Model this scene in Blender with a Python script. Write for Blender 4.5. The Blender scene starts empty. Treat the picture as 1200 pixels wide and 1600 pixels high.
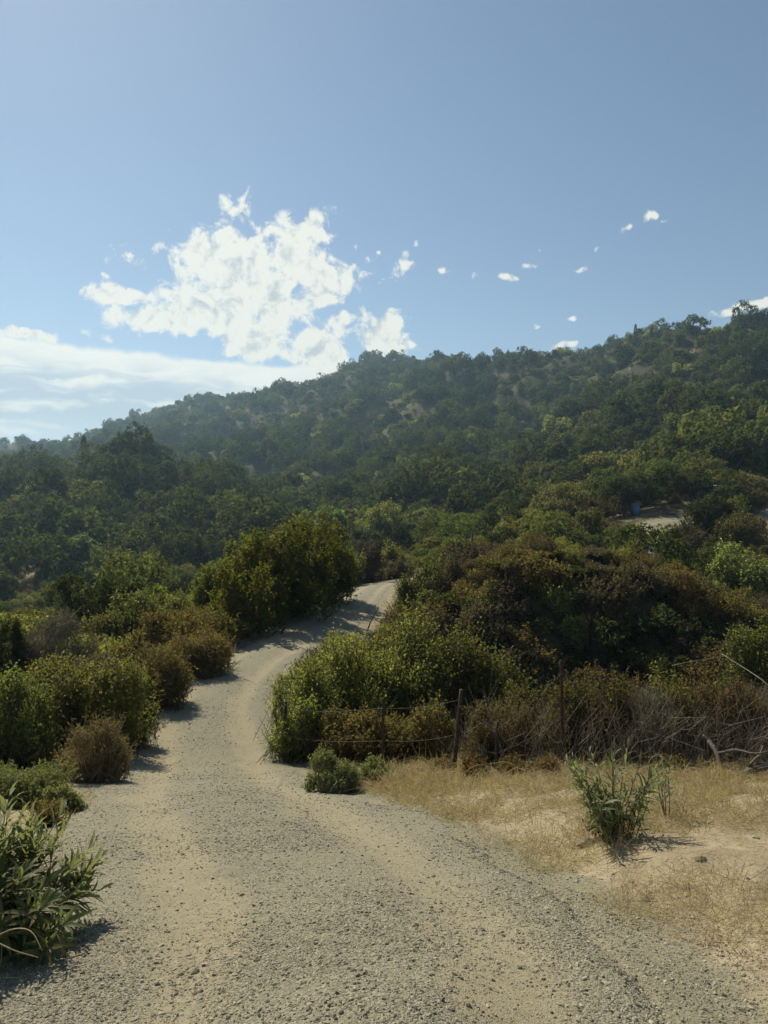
import bpy, math, random
import numpy as np
from mathutils import Vector
R = math.radians
rng = np.random.default_rng(7)
random.seed(7)
sc = bpy.context.scene
COL = sc.collection

# ------------------------------------------------------------------ camera, world, sun, exposure
F = 1164.0            # focal length in photo pixels (1200 x 1600 frame, horizon at the middle row)
CZ = 1.6
cam_d = bpy.data.cameras.new('camera'); cam = bpy.data.objects.new('camera', cam_d); COL.objects.link(cam)
cam.location = (0, 0, CZ); cam.rotation_euler = (R(90), 0, 0)
cam_d.sensor_fit = 'VERTICAL'; cam_d.angle_y = 2*math.atan(800/F)
cam_d.clip_start = 0.05; cam_d.clip_end = 30000
sc.camera = cam
SUN_AZ, SUN_EL = -32.0, 46.0      # degrees, azimuth from +Y towards +X
SUN_S, SKY_S, EXPO = 5.0, 0.086, 0.22
sc.view_settings.view_transform = 'Standard'; sc.view_settings.look = 'None'
sc.view_settings.exposure = EXPO; sc.view_settings.gamma = 1.0; sc.view_settings.use_curve_mapping = False
sc.cycles.use_denoising = True
sc.cycles.max_bounces = 6; sc.cycles.diffuse_bounces = 4; sc.cycles.glossy_bounces = 2
sc.cycles.transmission_bounces = 3; sc.cycles.transparent_max_bounces = 6; sc.cycles.volume_bounces = 0
sc.cycles.sample_clamp_indirect = 4.0

def sun_dir():
    a, e = R(SUN_AZ), R(SUN_EL)
    return Vector((math.sin(a)*math.cos(e), math.cos(a)*math.cos(e), math.sin(e)))
sd = bpy.data.lights.new('sun', 'SUN'); sd.energy = SUN_S; sd.angle = R(0.55); sd.color = (1.0, 0.92, 0.72)
so = bpy.data.objects.new('sun', sd); COL.objects.link(so)
so.rotation_euler = sun_dir().to_track_quat('Z', 'Y').to_euler()

class NT:
    def __init__(s, nt): s.t = nt; s.n = nt.nodes; s.l = nt.links
    def new(s, kind, **kw):
        n = s.n.new(kind)
        for k, v in kw.items(): setattr(n, k, v)
        return n
    def put(s, sock, v):
        if isinstance(v, bpy.types.NodeSocket): s.l.new(v, sock)
        elif v is not None: sock.default_value = v
    def m(s, op, a, b=None, c=None, clamp=False):
        n = s.new('ShaderNodeMath', operation=op, use_clamp=clamp)
        s.put(n.inputs[0], a); s.put(n.inputs[1], b); s.put(n.inputs[2], c); return n.outputs[0]
    def mix(s, f, a, b, typ='MIX'):
        n = s.new('ShaderNodeMix', data_type='RGBA', blend_type=typ)
        s.put(n.inputs[0], f); s.put(n.inputs[6], col4(a)); s.put(n.inputs[7], col4(b)); return n.outputs[2]
    def ss(s, x, a, b):
        n = s.new('ShaderNodeMapRange', interpolation_type='SMOOTHSTEP'); s.put(n.inputs[0], x)
        n.inputs[1].default_value = a; n.inputs[2].default_value = b; return n.outputs[0]
    def noise(s, vec, scale, detail=4, rough=0.55, dist=0.0, lac=2.0):
        n = s.new('ShaderNodeTexNoise'); s.put(n.inputs['Vector'], vec)
        n.inputs['Scale'].default_value = scale; n.inputs['Detail'].default_value = detail
        n.inputs['Roughness'].default_value = rough; n.inputs['Distortion'].default_value = dist
        n.inputs['Lacunarity'].default_value = lac
        return n.outputs[0]
def col4(c):
    if isinstance(c, tuple) and len(c) == 3: return (c[0], c[1], c[2], 1)
    return c

def az_el(u, v):
    a = math.atan((u-600)/F); return a, math.atan((800-v)/F*math.cos(a))

# clouds: (u, v, ru, rv, tilt) lobes given as directions in the sky
CLOUD = [(395,450,120,85,0),(455,395,55,50,20),(490,350,38,20,38),(330,480,95,45,0),(240,498,70,22,-3),(400,520,70,40,0),
 (495,440,55,45,0),(365,330,32,30,-30),(330,410,60,45,20),(195,401,30,17,0),(249,390,22,16,0),(192,463,50,15,0),(166,434,13,8,0),
 (500,545,55,35,0),(522,503,34,27,0),(598,525,50,38,-30),(642,540,30,16,-10),(630,413,28,28,40),(652,388,11,11,0),(575,405,12,12,0),
 (578,428,28,11,-15),(690,420,18,8,-15),(741,430,11,9,0),(790,430,26,9,-25),(825,418,17,7,0),(846,397,14,7,0),(932,387,20,9,0),
 (905,424,18,8,20),(984,352,19,11,10),(1018,333,15,10,0),(1036,347,9,6,0),(555,388,8,9,0),(545,436,9,8,0),(130,519,24,11,0),
 (165,526,17,11,0),(270,362,11,6,0),(40,522,38,8,0),(890,538,30,8,6),(1172,478,40,9,8),(838,513,8,8,0),(895,496,11,5,0),
 (205,520,10,6,0),(585,395,10,7,0)]
def build_world():
    w = bpy.data.worlds.new('World'); sc.world = w; w.use_nodes = True
    N = NT(w.node_tree); N.n.clear()
    out = N.new('ShaderNodeOutputWorld'); bg = N.new('ShaderNodeBackground'); N.l.new(bg.outputs[0], out.inputs[0])
    sky = N.new('ShaderNodeTexSky', sky_type='NISHITA'); sky.sun_disc = False
    sky.sun_elevation = R(SUN_EL); sky.sun_rotation = R(SUN_AZ)
    sky.altitude = 300; sky.air_density = 1.0; sky.dust_density = 0.25; sky.ozone_density = 1.3
    tc = N.new('ShaderNodeTexCoord'); d = tc.outputs['Generated']
    sp = N.new('ShaderNodeSeparateXYZ'); N.l.new(d, sp.inputs[0])
    az = N.m('ARCTAN2', sp.outputs[0], sp.outputs[1]); el = N.m('ARCSINE', sp.outputs[2])
    cv = N.new('ShaderNodeCombineXYZ'); N.put(cv.inputs[0], az); N.put(cv.inputs[1], el); P = cv.outputs[0]
    # wobble the lobes so that their outlines are ragged
    wob = N.new('ShaderNodeTexNoise'); N.put(wob.inputs['Vector'], P); wob.inputs['Scale'].default_value = 26; wob.inputs['Detail'].default_value = 3
    wv = N.new('ShaderNodeVectorMath', operation='MULTIPLY_ADD'); N.put(wv.inputs[0], wob.outputs['Color']); wv.inputs[1].default_value = (0.022,0.022,0); wv.inputs[2].default_value = (-0.011,-0.011,0)
    ad = N.new('ShaderNodeVectorMath', operation='ADD'); N.put(ad.inputs[0], P); N.put(ad.inputs[1], wv.outputs[0]); PW = ad.outputs[0]
    best = None
    for (u, v, ru, rv, tilt) in CLOUD:
        a, e = az_el(u, v)
        mp = N.new('ShaderNodeMapping', vector_type='TEXTURE'); N.put(mp.inputs[0], PW)
        mp.inputs[1].default_value = (a, e, 0); mp.inputs[2].default_value = (0, 0, R(tilt)); q = 1.15 if ru > 25 else .95; mp.inputs[3].default_value = (q*ru/F, q*rv/F, 1)
        ln = N.new('ShaderNodeVectorMath', operation='LENGTH'); N.put(ln.inputs[0], mp.outputs[0])
        big = min(1.0, 0.46 + ru/150) if ru < 48 else 1.05
        b = N.m('MULTIPLY', N.m('SUBTRACT', 1.0 if ru > 35 else .70, ln.outputs['Value']), big)
        best = b if best is None else N.m('SMOOTH_MAX', best, b, 0.25 if ru > 35 else 0.08)
    n1 = N.noise(P, 32, 8, 0.60, 0.4); n2 = N.noise(P, 95, 5, 0.6)
    # sparse small clouds all round the sky, away from the named ones
    far = N.m('SUBTRACT', N.m('MULTIPLY', N.ss(N.noise(P, 3.1, 3), 0.5, 0.75), 0.7), 0.75)
    dens0 = N.m('MAXIMUM', N.m('MAXIMUM', best, -0.9), far)
    dens = N.m('ADD', dens0, N.m('ADD', N.m('MULTIPLY', N.m('SUBTRACT', n1, 0.5), 2.3), N.m('MULTIPLY', N.m('SUBTRACT', n2, 0.5), 0.6)))
    mask = N.ss(dens, 0.06, 0.46)
    # shading of the puffs: thinner and brighter towards the edges, grey bellies
    shv = N.new('ShaderNodeVectorMath', operation='ADD'); N.put(shv.inputs[0], P); shv.inputs[1].default_value = (.006, -.011, 0); sh = N.m('ADD', .5, N.m('SUBTRACT', N.noise(shv.outputs[0], 32, 8, .60, .4), n1))
    belly = N.ss(N.m('ADD', dens, N.m('MULTIPLY', N.m('SUBTRACT', sh, 0.5), 6.5)), 0.55, 1.9)
    ccol = N.mix(belly, (0.76, 0.765, 0.695), (0.47, 0.52, 0.535))
    # low cloud bank far off, behind the hill: a stratus sheet low over the horizon on the one side
    topn = N.m('MULTIPLY', N.m('SUBTRACT', N.noise(P, 14, 5), 0.5), 0.03)
    edge = N.m('ADD', N.m('ADD', 0.207, topn), N.m('MULTIPLY', N.m('ADD', az, 0.42), -0.045))
    bank = N.m('MULTIPLY', N.ss(N.m('SUBTRACT', edge, el), -0.002, 0.007), N.ss(N.m('SUBTRACT', 0.02, az), -0.05, 0.12))
    stv = N.new('ShaderNodeMapping'); N.put(stv.inputs[0], PW); stv.inputs[2].default_value = (0,0,R(-7)); stv.inputs[3].default_value = (1, 5.5, 1)
    st = N.noise(stv.outputs[0], 9, 6, 0.55, 0.4)
    rim = N.ss(N.m('SUBTRACT', edge, el), 0.002, 0.05)
    low = N.ss(el, 0.07, 0.13)
    bcol = N.mix(N.ss(N.m('ADD', st, N.m('MULTIPLY', rim, 0.12)), 0.44, 0.66), (0.76, 0.775, 0.72), (0.43, 0.52, 0.585))
    bcol = N.mix(low, (0.56, 0.65, 0.70), bcol); bcol = N.mix(N.m('MULTIPLY', N.m('SUBTRACT', 1.0, rim), .95), bcol, (0.80, 0.805, 0.735))
    skc = N.new('ShaderNodeVectorMath', operation='SCALE'); N.l.new(sky.outputs[0], skc.inputs[0]); skc.inputs['Scale'].default_value = SKY_S
    tint = N.mix(1.0, skc.outputs[0], (1.05, 1.02, 0.93), 'MULTIPLY')
    c = N.mix(N.m('MULTIPLY', bank, 0.93), tint, bcol)
    c = N.mix(N.m('MULTIPLY', mask, 0.97), c, ccol)
    N.put(bg.inputs[0], c); bg.inputs[1].default_value = 1.0
build_world()

# ------------------------------------------------------------------ numeric helpers
def hash2(i, j, s): 
    v = np.sin(i*127.1 + j*311.7 + s*74.7)*43758.5453
    return v - np.floor(v)
def vnoise(x, y, s=0.0):
    i, j = np.floor(x), np.floor(y); fx, fy = x-i, y-j
    fx = fx*fx*(3-2*fx); fy = fy*fy*(3-2*fy)
    a, b, c, d = hash2(i, j, s), hash2(i+1, j, s), hash2(i, j+1, s), hash2(i+1, j+1, s)
    return (a*(1-fx)+b*fx)*(1-fy) + (c*(1-fx)+d*fx)*fy - 0.5
def fbm(x, y, s=0.0, o=4):
    r = 0; a = 1.0
    for k in range(o):
        r = r + a*vnoise(x, y, s+k*3.3); x = x*2.03+1.7; y = y*2.03-2.1; a *= 0.5
    return r
def sstep(x, a, b):
    t = np.clip((x-a)/(b-a), 0, 1); return t*t*(3-2*t)
def catmull(P, n):
    P = np.array(P, float); Q = np.vstack([2*P[0]-P[1], P, 2*P[-1]-P[-2]]); out = []
    for i in range(1, len(Q)-2):
        t = np.linspace(0, 1, n, endpoint=False)[:, None]
        p0, p1, p2, p3 = Q[i-1], Q[i], Q[i+1], Q[i+2]
        out.append(0.5*(2*p1+(p2-p0)*t+(2*p0-5*p1+4*p2-p3)*t*t+(3*p1-p0-3*p2+p3)*t**3))
    out.append(P[-1:]); return np.vstack(out)

# ------------------------------------------------------------------ terrain height
def pt(u, v, Y): return ((u-600)/F*Y, Y, CZ+(800-v)/F*Y)
CTRL = [pt(*p) for p in [
 # along the road
 (600,1620,2.2),(500,1500,3),(450,1405,4),(400,1308,6),(350,1230,10),(335,1200,13.5),(330,1100,19),(380,1040,24),(450,1000,28.5),(540,945,40),(590,912,52),
 (160,1405,4),(100,1308,6),(120,1230,10),(180,1195,13.5),(230,1100,19),(300,1040,24),(340,1003,29),(470,945,40),
 (860,1405,4),(760,1308,6),(620,1255,8.4),(500,1232,10),(470,1200,13.5),
 # bank beside the road on the near side, falling to the valley
 (0,1290,7.5),(0,1180,15),(60,1190,14),(50,1070,24),(120,985,36),(-150,1180,14),(-200,1060,24),(-150,990,40),(250,968,38),(400,935,46),(500,925,52),
 (0,985,60),(150,968,62),(300,952,62),(420,930,70),(-300,1000,70),
 (0,975,105),(150,965,105),(300,930,110),(-200,990,110),(-500,980,110),
 # right verge and fence line
 (700,1235,9.3),(700,1200,13),(880,1192,12.2),(1100,1196,12),(1200,1205,11.5),(900,1345,5.2),(1100,1300,6.2),(1200,1400,4.2),(1200,1250,8.6),(1400,1300,6.5),(1500,1200,12),(1000,1250,8.4),
 (590,1130,19),(600,1080,22),
 # gully behind the fence and the brushy mound beyond
 (720,1140,21),(850,1150,22.5),(1000,1165,21.5),(1200,1130,20.5),(1450,1150,20),(1200,1030,32),(1500,1020,35),
 (740,1075,29.8),(820,1080,30),(900,1082,30),(980,1082,30),(1060,1075,30),(760,945,32.6),(840,938,32.8),(920,938,33),(1000,945,33),(1070,955,33),
 (690,945,40),(840,905,46),(720,900,50),(1000,950,48),(1100,955,52),(1200,965,52),(1000,905,62),(1200,905,66),(1500,930,66),
 (640,905,60),(740,885,62),(850,880,64),(1040,893,75),(1020,862,82),(1012,835,88),(940,850,85),(1110,880,74),(1150,855,85),(1250,850,90),(1060,816,95),(990,814,97),(1090,812,97),(1110,790,106),(1200,790,118),(1500,800,130),
 # valley floor
 (700,860,78),(800,850,90),(600,890,88),(450,900,100),(450,868,145),(600,862,135),(700,835,140),(800,812,145),(900,800,125),(520,850,180),
 # near spur on the far side of the valley
 (100,925,140),(100,820,205),(0,840,200),(-200,860,190),(200,830,205),(300,860,180),(150,712,285),(230,714,280),(60,722,290),(0,735,300),(-200,750,320),(-600,760,330),
 (285,742,262),(400,795,235),(445,835,200),(150,745,360),(0,770,380),(230,740,350),(-300,780,400),(300,750,330),
 # long slope up to the main ridge
 (350,735,420),(450,760,340),(600,790,260),(600,745,360),(600,665,540),(500,690,520),(400,690,600),(330,672,740),(700,775,230),(700,735,320),(800,735,290),(800,650,450),(900,715,260),(900,630,400),
 (1000,730,200),(1000,640,310),(1100,715,185),(1100,620,290),(1200,715,175),(1200,620,270),(1400,700,180),(1400,600,270),(1800,700,200),
 # main ridge
 (-200,730,1500),(0,716,1350),(130,704,1080),(190,678,1000),(250,648,950),(330,628,900),(420,618,850),(500,603,800),(560,580,760),(620,570,720),(700,565,680),(800,568,640),(880,566,600),(960,552,540),(1000,538,500),(1080,524,460),(1200,512,420),(1400,490,390),(1700,500,350)]]
# the far side of the ridge, the plain beyond, and the ground behind the camera
for u, Y, z in [(-200,2300,0),(100,2000,20),(300,1500,60),(500,1300,90),(700,1150,90),(900,1050,100),(1100,900,110),(1400,800,110)]:
    CTRL.append(((u-600)/F*Y, Y, z))
for a in range(-180, 180, 20):
    for r, z in ((1.0, 0.0), (5200, -20)):
        CTRL.append((r*math.sin(R(a)), r*math.cos(R(a)), z - (0.22*r*math.cos(R(a)) if r < 2 and abs(a) < 90 else 0)))
for a in (75, 100, 125, 150, 180, -150, -125, -100, -75):
    for r, z in ((6, 0.4 if abs(a) > 110 else -0.6), (30, 1.5 if abs(a) > 110 else -5), (150, 5 if a > 0 else -12), (700, 70 if a > 0 else 0)):
        CTRL.append((r*math.sin(R(a)), r*math.cos(R(a)), z))
CTRL = np.array(CTRL)
def warp(x, y):
    r = np.hypot(x, y)+1e-6; g = np.log1p(r/5.0)/r
    return np.stack([x*g, y*g], -1)
CW = warp(CTRL[:, 0], CTRL[:, 1])
def tk(d2): return np.where(d2 > 1e-12, 0.5*d2*np.log(d2+1e-12), 0)
def tps_fit():
    n = len(CW); D = ((CW[:, None]-CW[None])**2).sum(-1); K = tk(D)+np.eye(n)*2e-4
    Pm = np.hstack([np.ones((n, 1)), CW]); A = np.zeros((n+3, n+3)); A[:n, :n] = K; A[:n, n:] = Pm; A[n:, :n] = Pm.T
    # interpolate height per distance: keeps the near ground calm and the far ridges exact
    b = np.zeros(n+3); b[:n] = (CTRL[:, 2]-CZ)/(np.hypot(CTRL[:, 0], CTRL[:, 1])+4.0)
    return np.linalg.solve(A, b)
TW = tps_fit()
ROAD_PTS = [(3,-40),(1,-15),(.3,-5),(-.05,0),(-.15,2.2),(-.18,3),(-.33,4),(-.95,6),(-1.6,8),(-2.3,10),(-3.15,13.5),(-4.5,19),(-4.5,24),(-3.6,28.5),(-2.55,34),(-1.75,40),(-.5,51),(2.4,60),(8,66),(15,70),(22,72.5),(26.5,75),(28.8,78.5),(30,83),(31.2,88),(33.5,92.5),(37.5,95.5),(43,97),(49,100),(55,106),(58,112)]
ROAD_W = [2.6,2.6,2.5,2.4,2.35,2.45,2.6,3.1,3.3,3.0,3.2,3.1,2.9,2.8,2.7,2.6,2.4,2.5,2.8,2.8,2.8,2.2,2.2,2.3,2.5,3.0,3.2,2.8,2.4,2.4,2.4]
RC = catmull([(a[0], a[1], w) for a, w in zip(ROAD_PTS, ROAD_W)], 6)
def road_d(x, y):
    """signed distance to the road's edge (negative inside), lateral offset in half widths"""
    x = np.asarray(x, float); y = np.asarray(y, float)
    best = np.full(x.shape, 1e9); lat = np.zeros(x.shape)
    x0, x1, y0, y1 = (x.min()-12, x.max()+12, y.min()-12, y.max()+12) if x.size else (0, 0, 0, 0)
    for i in range(len(RC)-1):
        a, b = RC[i], RC[i+1]
        if not (x0 < a[0] < x1 and y0 < a[1] < y1): continue
        dx, dy = b[0]-a[0], b[1]-a[1]; L2 = dx*dx+dy*dy+1e-9
        t = np.clip(((x-a[0])*dx+(y-a[1])*dy)/L2, 0, 1)
        d = np.hypot(x-a[0]-dx*t, y-a[1]-dy*t); hw = 0.5*(a[2]+(b[2]-a[2])*t)
        e = d-hw; m = e < best; best = np.where(m, e, best); lat = np.where(m, d/hw, lat)
    return best, lat
def base_h(x, y):
    x = np.asarray(x, float); y = np.asarray(y, float); sh = x.shape; x = x.ravel(); y = y.ravel(); out = np.empty(x.shape)
    for i in range(0, len(x), 20000):
        xs, ys = x[i:i+20000], y[i:i+20000]; W = warp(xs, ys)
        D = np.maximum((W*W).sum(1)[:, None]+(CW*CW).sum(1)[None]-2*W@CW.T, 1e-12)
        out[i:i+20000] = ((0.5*D*np.log(D))@TW[:-3] + TW[-3] + W@TW[-2:])*(np.hypot(xs, ys)+4.0)+CZ
    r = np.hypot(x, y)
    f = sstep(r, 110, 330)
    out += f*(fbm(x/95, y/95, 2.0, 4)*26*sstep(r, 110, 500) + np.abs(fbm((x+.5*y)/62, (y-.5*x)/110, 9.0, 3))*-26*sstep(r, 110, 450)+4.0)
    return out.reshape(sh)
def H(x, y, road=True):
    x = np.asarray(x, float); y = np.asarray(y, float); h = base_h(x, y); r = np.hypot(x, y)
    near = 1-sstep(r, 20, 60)
    if road:
        e = np.full(x.shape, 99.0); m = (r < 150)
        if m.any(): e[m] = road_d(x[m], y[m])[0]
        off = sstep(e, 0.0, 0.9)
        h = h + near*off*(0.05 + .14*sstep(x, -.8, .6)*sstep(e, .1, 1.1)*(1-sstep(r, 6.0, 9.0)) + fbm(x/1.1, y/1.1, 5, 4)*0.26*sstep(e, .2, 1.6)*(1-.6*sstep(r, 8.0, 10.0)) + fbm(x/0.16, y/0.16, 6, 2)*0.02)
        h = h - 0.10*(1-sstep(e, -0.35, -0.02))
    return h
def h1(x, y, road=True): return float(H(np.array([x]), np.array([y]), road)[0])

# ------------------------------------------------------------------ mesh helpers
def np_mesh(name, V, Q=None, T=None, mats=(), mi=None, smooth=False, attrs=None):
    me = bpy.data.meshes.new(name); V = np.asarray(V, np.float32)
    Q = np.zeros((0, 4), np.int32) if Q is None else np.asarray(Q, np.int32)
    T = np.zeros((0, 3), np.int32) if T is None else np.asarray(T, np.int32)
    me.vertices.add(len(V)); me.vertices.foreach_set('co', V.ravel())
    nl = Q.size+T.size; me.loops.add(nl); me.loops.foreach_set('vertex_index', np.concatenate([Q.ravel(), T.ravel()]))
    nf = len(Q)+len(T); me.polygons.add(nf)
    ls = np.concatenate([np.arange(len(Q))*4, Q.size+np.arange(len(T))*3]).astype(np.int32); me.polygons.foreach_set('loop_start', ls)
    if mi is not None: me.polygons.foreach_set('material_index', np.asarray(mi, np.int32))
    if smooth: me.polygons.foreach_set('use_smooth', np.ones(nf, bool))
    for m in mats: me.materials.append(m)
    for k, a in (attrs or {}).items():
        at = me.attributes.new(k, 'FLOAT', 'POINT'); at.data.foreach_set('value', np.asarray(a, np.float32))
    me.update(calc_edges=True); return me
def link(name, data, parent=None, loc=None, rotz=0.0):
    o = bpy.data.objects.new(name, data); COL.objects.link(o)
    if parent is not None: o.parent = parent
    if loc is not None: o.location = loc
    if rotz: o.rotation_euler = (0, 0, rotz)
    return o
def tag(o, label=None, cat=None, group=None, kind=None):
    for k, v in (('label', label), ('category', cat), ('group', group), ('kind', kind)):
        if v: o[k] = v
    return o
def unit(v): return v/(np.linalg.norm(v, axis=-1, keepdims=True)+1e-9)
def frame(d):
    a = np.where(np.abs(d[:, 2:3]) > 0.9, np.array([[1., 0, 0]]), np.array([[0, 0, 1.]]))
    s = unit(np.cross(d, a)); return s, np.cross(s, d)
def leaves(P, D, Nn, L, W, fold=0.25, curl=0.0, six=False):
    """leaf blades at P pointing along D with approximate normals Nn -> verts, quads"""
    D = unit(D); S = unit(np.cross(D, Nn)); U = np.cross(S, D); L = np.broadcast_to(L, (len(P),))[:, None]; W = np.broadcast_to(W, (len(P),))[:, None]
    if not six:
        V = np.stack([P, P+D*L*0.5+S*W*0.5+U*W*fold, P+D*L-U*L*curl, P+D*L*0.5-S*W*0.5+U*W*fold], 1)
        return V.reshape(-1, 3), np.arange(len(P)*4).reshape(-1, 4)
    m = P+D*L*0.35+U*L*curl*0.5; n = P+D*L*0.7+U*L*curl*0.3
    V = np.stack([P, m+S*W*0.5+U*W*fold, n+S*W*0.38+U*W*fold*.7, P+D*L-U*L*curl, n-S*W*0.38+U*W*fold*.7, m-S*W*0.5+U*W*fold, m, n], 1)
    b = np.arange(len(P))[:, None]*8
    Q = np.concatenate([b+np.array([[6, 1, 2, 7]]), b+np.array([[5, 6, 7, 4]])], 0)
    T = np.concatenate([b+np.array([[0, 1, 6]]), b+np.array([[0, 6, 5]]), b+np.array([[7, 2, 3]]), b+np.array([[7, 3, 4]])], 0)
    return V.reshape(-1, 3), Q, T
def twigs(A, B, ra, rb):
    """three-sided tapered sticks from A to B"""
    d = unit(B-A); s, u = frame(d); V = []
    ra = np.broadcast_to(ra, (len(A),))[:, None]; rb = np.broadcast_to(rb, (len(A),))[:, None]
    for base, r in ((A, ra), (B, rb)):
        for k in range(3):
            a = k*2.0944; V.append(base+(s*math.cos(a)+u*math.sin(a))*r)
    V = np.stack(V, 1).reshape(-1, 3); b = np.arange(len(A))[:, None]*6
    Q = np.concatenate([b+np.array([[0, 1, 4, 3]]), b+np.array([[1, 2, 5, 4]]), b+np.array([[2, 0, 3, 5]])], 0)
    return V, Q
def tube(path, rad, sides=6, knob=0.0, r=None):
    """one continuous tapered tube along a path"""
    path = np.array(path, float); n = len(path); rad = np.broadcast_to(rad, (n,)).copy()
    if r is not None and knob: rad = rad*(1+r.uniform(-knob, knob, n))
    d = np.gradient(path, axis=0); d = unit(d); s, u = frame(d)
    for i in range(1, n):       # keep the frame from flipping
        s[i] = s[i-1]-d[i]*np.dot(s[i-1], d[i]); s[i] /= np.linalg.norm(s[i])+1e-9; u[i] = np.cross(s[i], d[i])
    a = np.arange(sides)*2*np.pi/sides
    V = path[:, None]+(s[:, None]*np.cos(a)[None, :, None]+u[:, None]*np.sin(a)[None, :, None])*rad[:, None, None]
    V = V.reshape(-1, 3); Q = []
    for i in range(n-1):
        for k in range(sides): Q.append((i*sides+k, i*sides+(k+1) % sides, (i+1)*sides+(k+1) % sides, (i+1)*sides+k))
    V = np.vstack([V, path[:1], path[-1:]]); T = []
    for k in range(sides):
        T.append((n*sides, (k+1) % sides, k)); T.append((n*sides+1, (n-1)*sides+k, (n-1)*sides+(k+1) % sides))
    return V, np.array(Q), np.array(T)
class Bag:
    """collects pieces of one part"""
    def __init__(s): s.V = []; s.Q = []; s.T = []; s.n = 0; s.qm = []; s.tm = []
    def add(s, V, Q=None, T=None, m=0):
        if Q is not None and len(Q): s.Q.append(np.asarray(Q)+s.n); s.qm.append(np.full(len(Q), m))
        if T is not None and len(T): s.T.append(np.asarray(T)+s.n); s.tm.append(np.full(len(T), m))
        s.V.append(V); s.n += len(V)
    def mesh(s, name, mats, smooth=False):
        Q = np.vstack(s.Q) if s.Q else None; T = np.vstack(s.T) if s.T else None
        return np_mesh(name, np.vstack(s.V), Q, T, mats, np.concatenate(s.qm+s.tm), smooth)

# ------------------------------------------------------------------ materials
def leaf_mat(name, a, b, trans=0.35, rough=0.55, spec=0.35, dead=None, dead_amt=0.0, under=None, vary=0.35):
    m = bpy.data.materials.new(name); m.use_nodes = True; N = NT(m.node_tree); N.n.clear()
    out = N.new('ShaderNodeOutputMaterial'); g = N.new('ShaderNodeNewGeometry'); oi = N.new('ShaderNodeObjectInfo'); tc = N.new('ShaderNodeTexCoord')
    rnd = g.outputs['Random Per Island']
    c = N.mix(rnd, a, b)
    if dead is not None:
        big = N.noise(tc.outputs['Object'], 1.6, 2)
        c = N.mix(N.m('GREATER_THAN', N.m('ADD', N.m('FRACT', N.m('MULTIPLY', rnd, 7.31)), N.m('MULTIPLY', big, 0.8)), 1.42-dead_amt), c, dead)
    if under is not None: c = N.mix(g.outputs['Backfacing'], c, under)
    hs = N.new('ShaderNodeHueSaturation'); N.put(hs.inputs['Color'], c)
    N.put(hs.inputs['Hue'], N.m('ADD', 0.482, N.m('MULTIPLY', oi.outputs['Random'], 0.036)))
    N.put(hs.inputs['Value'], N.m('ADD', 1-vary*0.5, N.m('MULTIPLY', N.m('FRACT', N.m('MULTIPLY', oi.outputs['Random'], 13.7)), vary)))
    p = N.new('ShaderNodeBsdfPrincipled'); N.put(p.inputs['Base Color'], hs.outputs[0])
    p.inputs['Roughness'].default_value = rough+.12; p.inputs['Specular IOR Level'].default_value = spec if under is not None else spec*.4
    if trans > 0:
        t = N.new('ShaderNodeBsdfTranslucent'); tm = N.mix(1.0, hs.outputs[0], (1.3, 1.38, 0.72), 'MULTIPLY'); N.put(t.inputs[0], tm)
        mx = N.new('ShaderNodeMixShader'); mx.inputs[0].default_value = min(.62, trans*1.5); N.l.new(p.outputs[0], mx.inputs[1]); N.l.new(t.outputs[0], mx.inputs[2])
        N.l.new(mx.outputs[0], out.inputs[0])
    else: N.l.new(p.outputs[0], out.inputs[0])
    return m
def wood_mat(name, a, b, scale=18, rough=0.85):
    m = bpy.data.materials.new(name); m.use_nodes = True; N = NT(m.node_tree); p = N.n['Principled BSDF']; tc = N.new('ShaderNodeTexCoord')
    n = N.noise(tc.outputs['Object'], scale, 5, 0.65)
    N.put(p.inputs['Base Color'], N.mix(N.ss(n, 0.3, 0.7), a, b)); p.inputs['Roughness'].default_value = rough
    bp = N.new('ShaderNodeBump'); bp.inputs['Strength'].default_value = 0.6; bp.inputs['Distance'].default_value = 0.01; N.put(bp.inputs['Height'], n); N.l.new(bp.outputs[0], p.inputs['Normal'])
    return m
M = {}
M['bark'] = wood_mat('bark', (0.055,0.042,0.028), (0.11,0.09,0.065))
M['twig_dark'] = wood_mat('twig_dark', (0.05,0.036,0.022), (0.10,0.075,0.045))
M['twig_grey'] = wood_mat('twig_grey', (0.20,0.165,0.12), (0.36,0.305,0.225))
M['twig_straw'] = wood_mat('twig_straw', (0.30,0.22,0.12), (0.42,0.33,0.19))
M['dead_wood'] = wood_mat('dead_wood', (0.055,0.042,0.03), (0.15,0.12,0.085), 26)
M['rust'] = wood_mat('rust', (0.030,0.015,0.009), (0.07,0.034,0.018), 40)
M['post_wood'] = wood_mat('post_wood', (0.026,0.018,0.012), (0.065,0.048,0.032), 30)
M['wire'] = wood_mat('wire', (0.07,0.055,0.04), (0.13,0.11,0.085), 60, 0.6)
M['coyote'] = leaf_mat('coyote_leaf', (0.105,0.110,0.030), (0.200,0.204,0.064), 0.38, 0.45, 0.45, (0.16,0.11,0.05), 0.02)
M['coyote2'] = leaf_mat('coyote_leaf_pale', (0.148,0.160,0.041), (0.277,0.286,0.084), 0.38, 0.42, 0.5, (0.17,0.12,0.06), 0.06)
M['sage'] = leaf_mat('sage_leaf', (0.137,0.155,0.057), (0.266,0.281,0.118), 0.3, 0.5, 0.4, (0.2,0.14,0.07), 0.05)
M['mule'] = leaf_mat('mule_leaf', (0.119,0.147,0.065), (0.206,0.237,0.112), 0.36, 0.42, 0.4, (0.24,0.20,0.10), 0.12, (0.20,0.21,0.125))
M['sumac'] = leaf_mat('sumac_leaf', (0.070,0.080,0.012), (0.154,0.158,0.023), 0.4, 0.42, 0.45, (0.13,0.06,0.022), 0.0)
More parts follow.
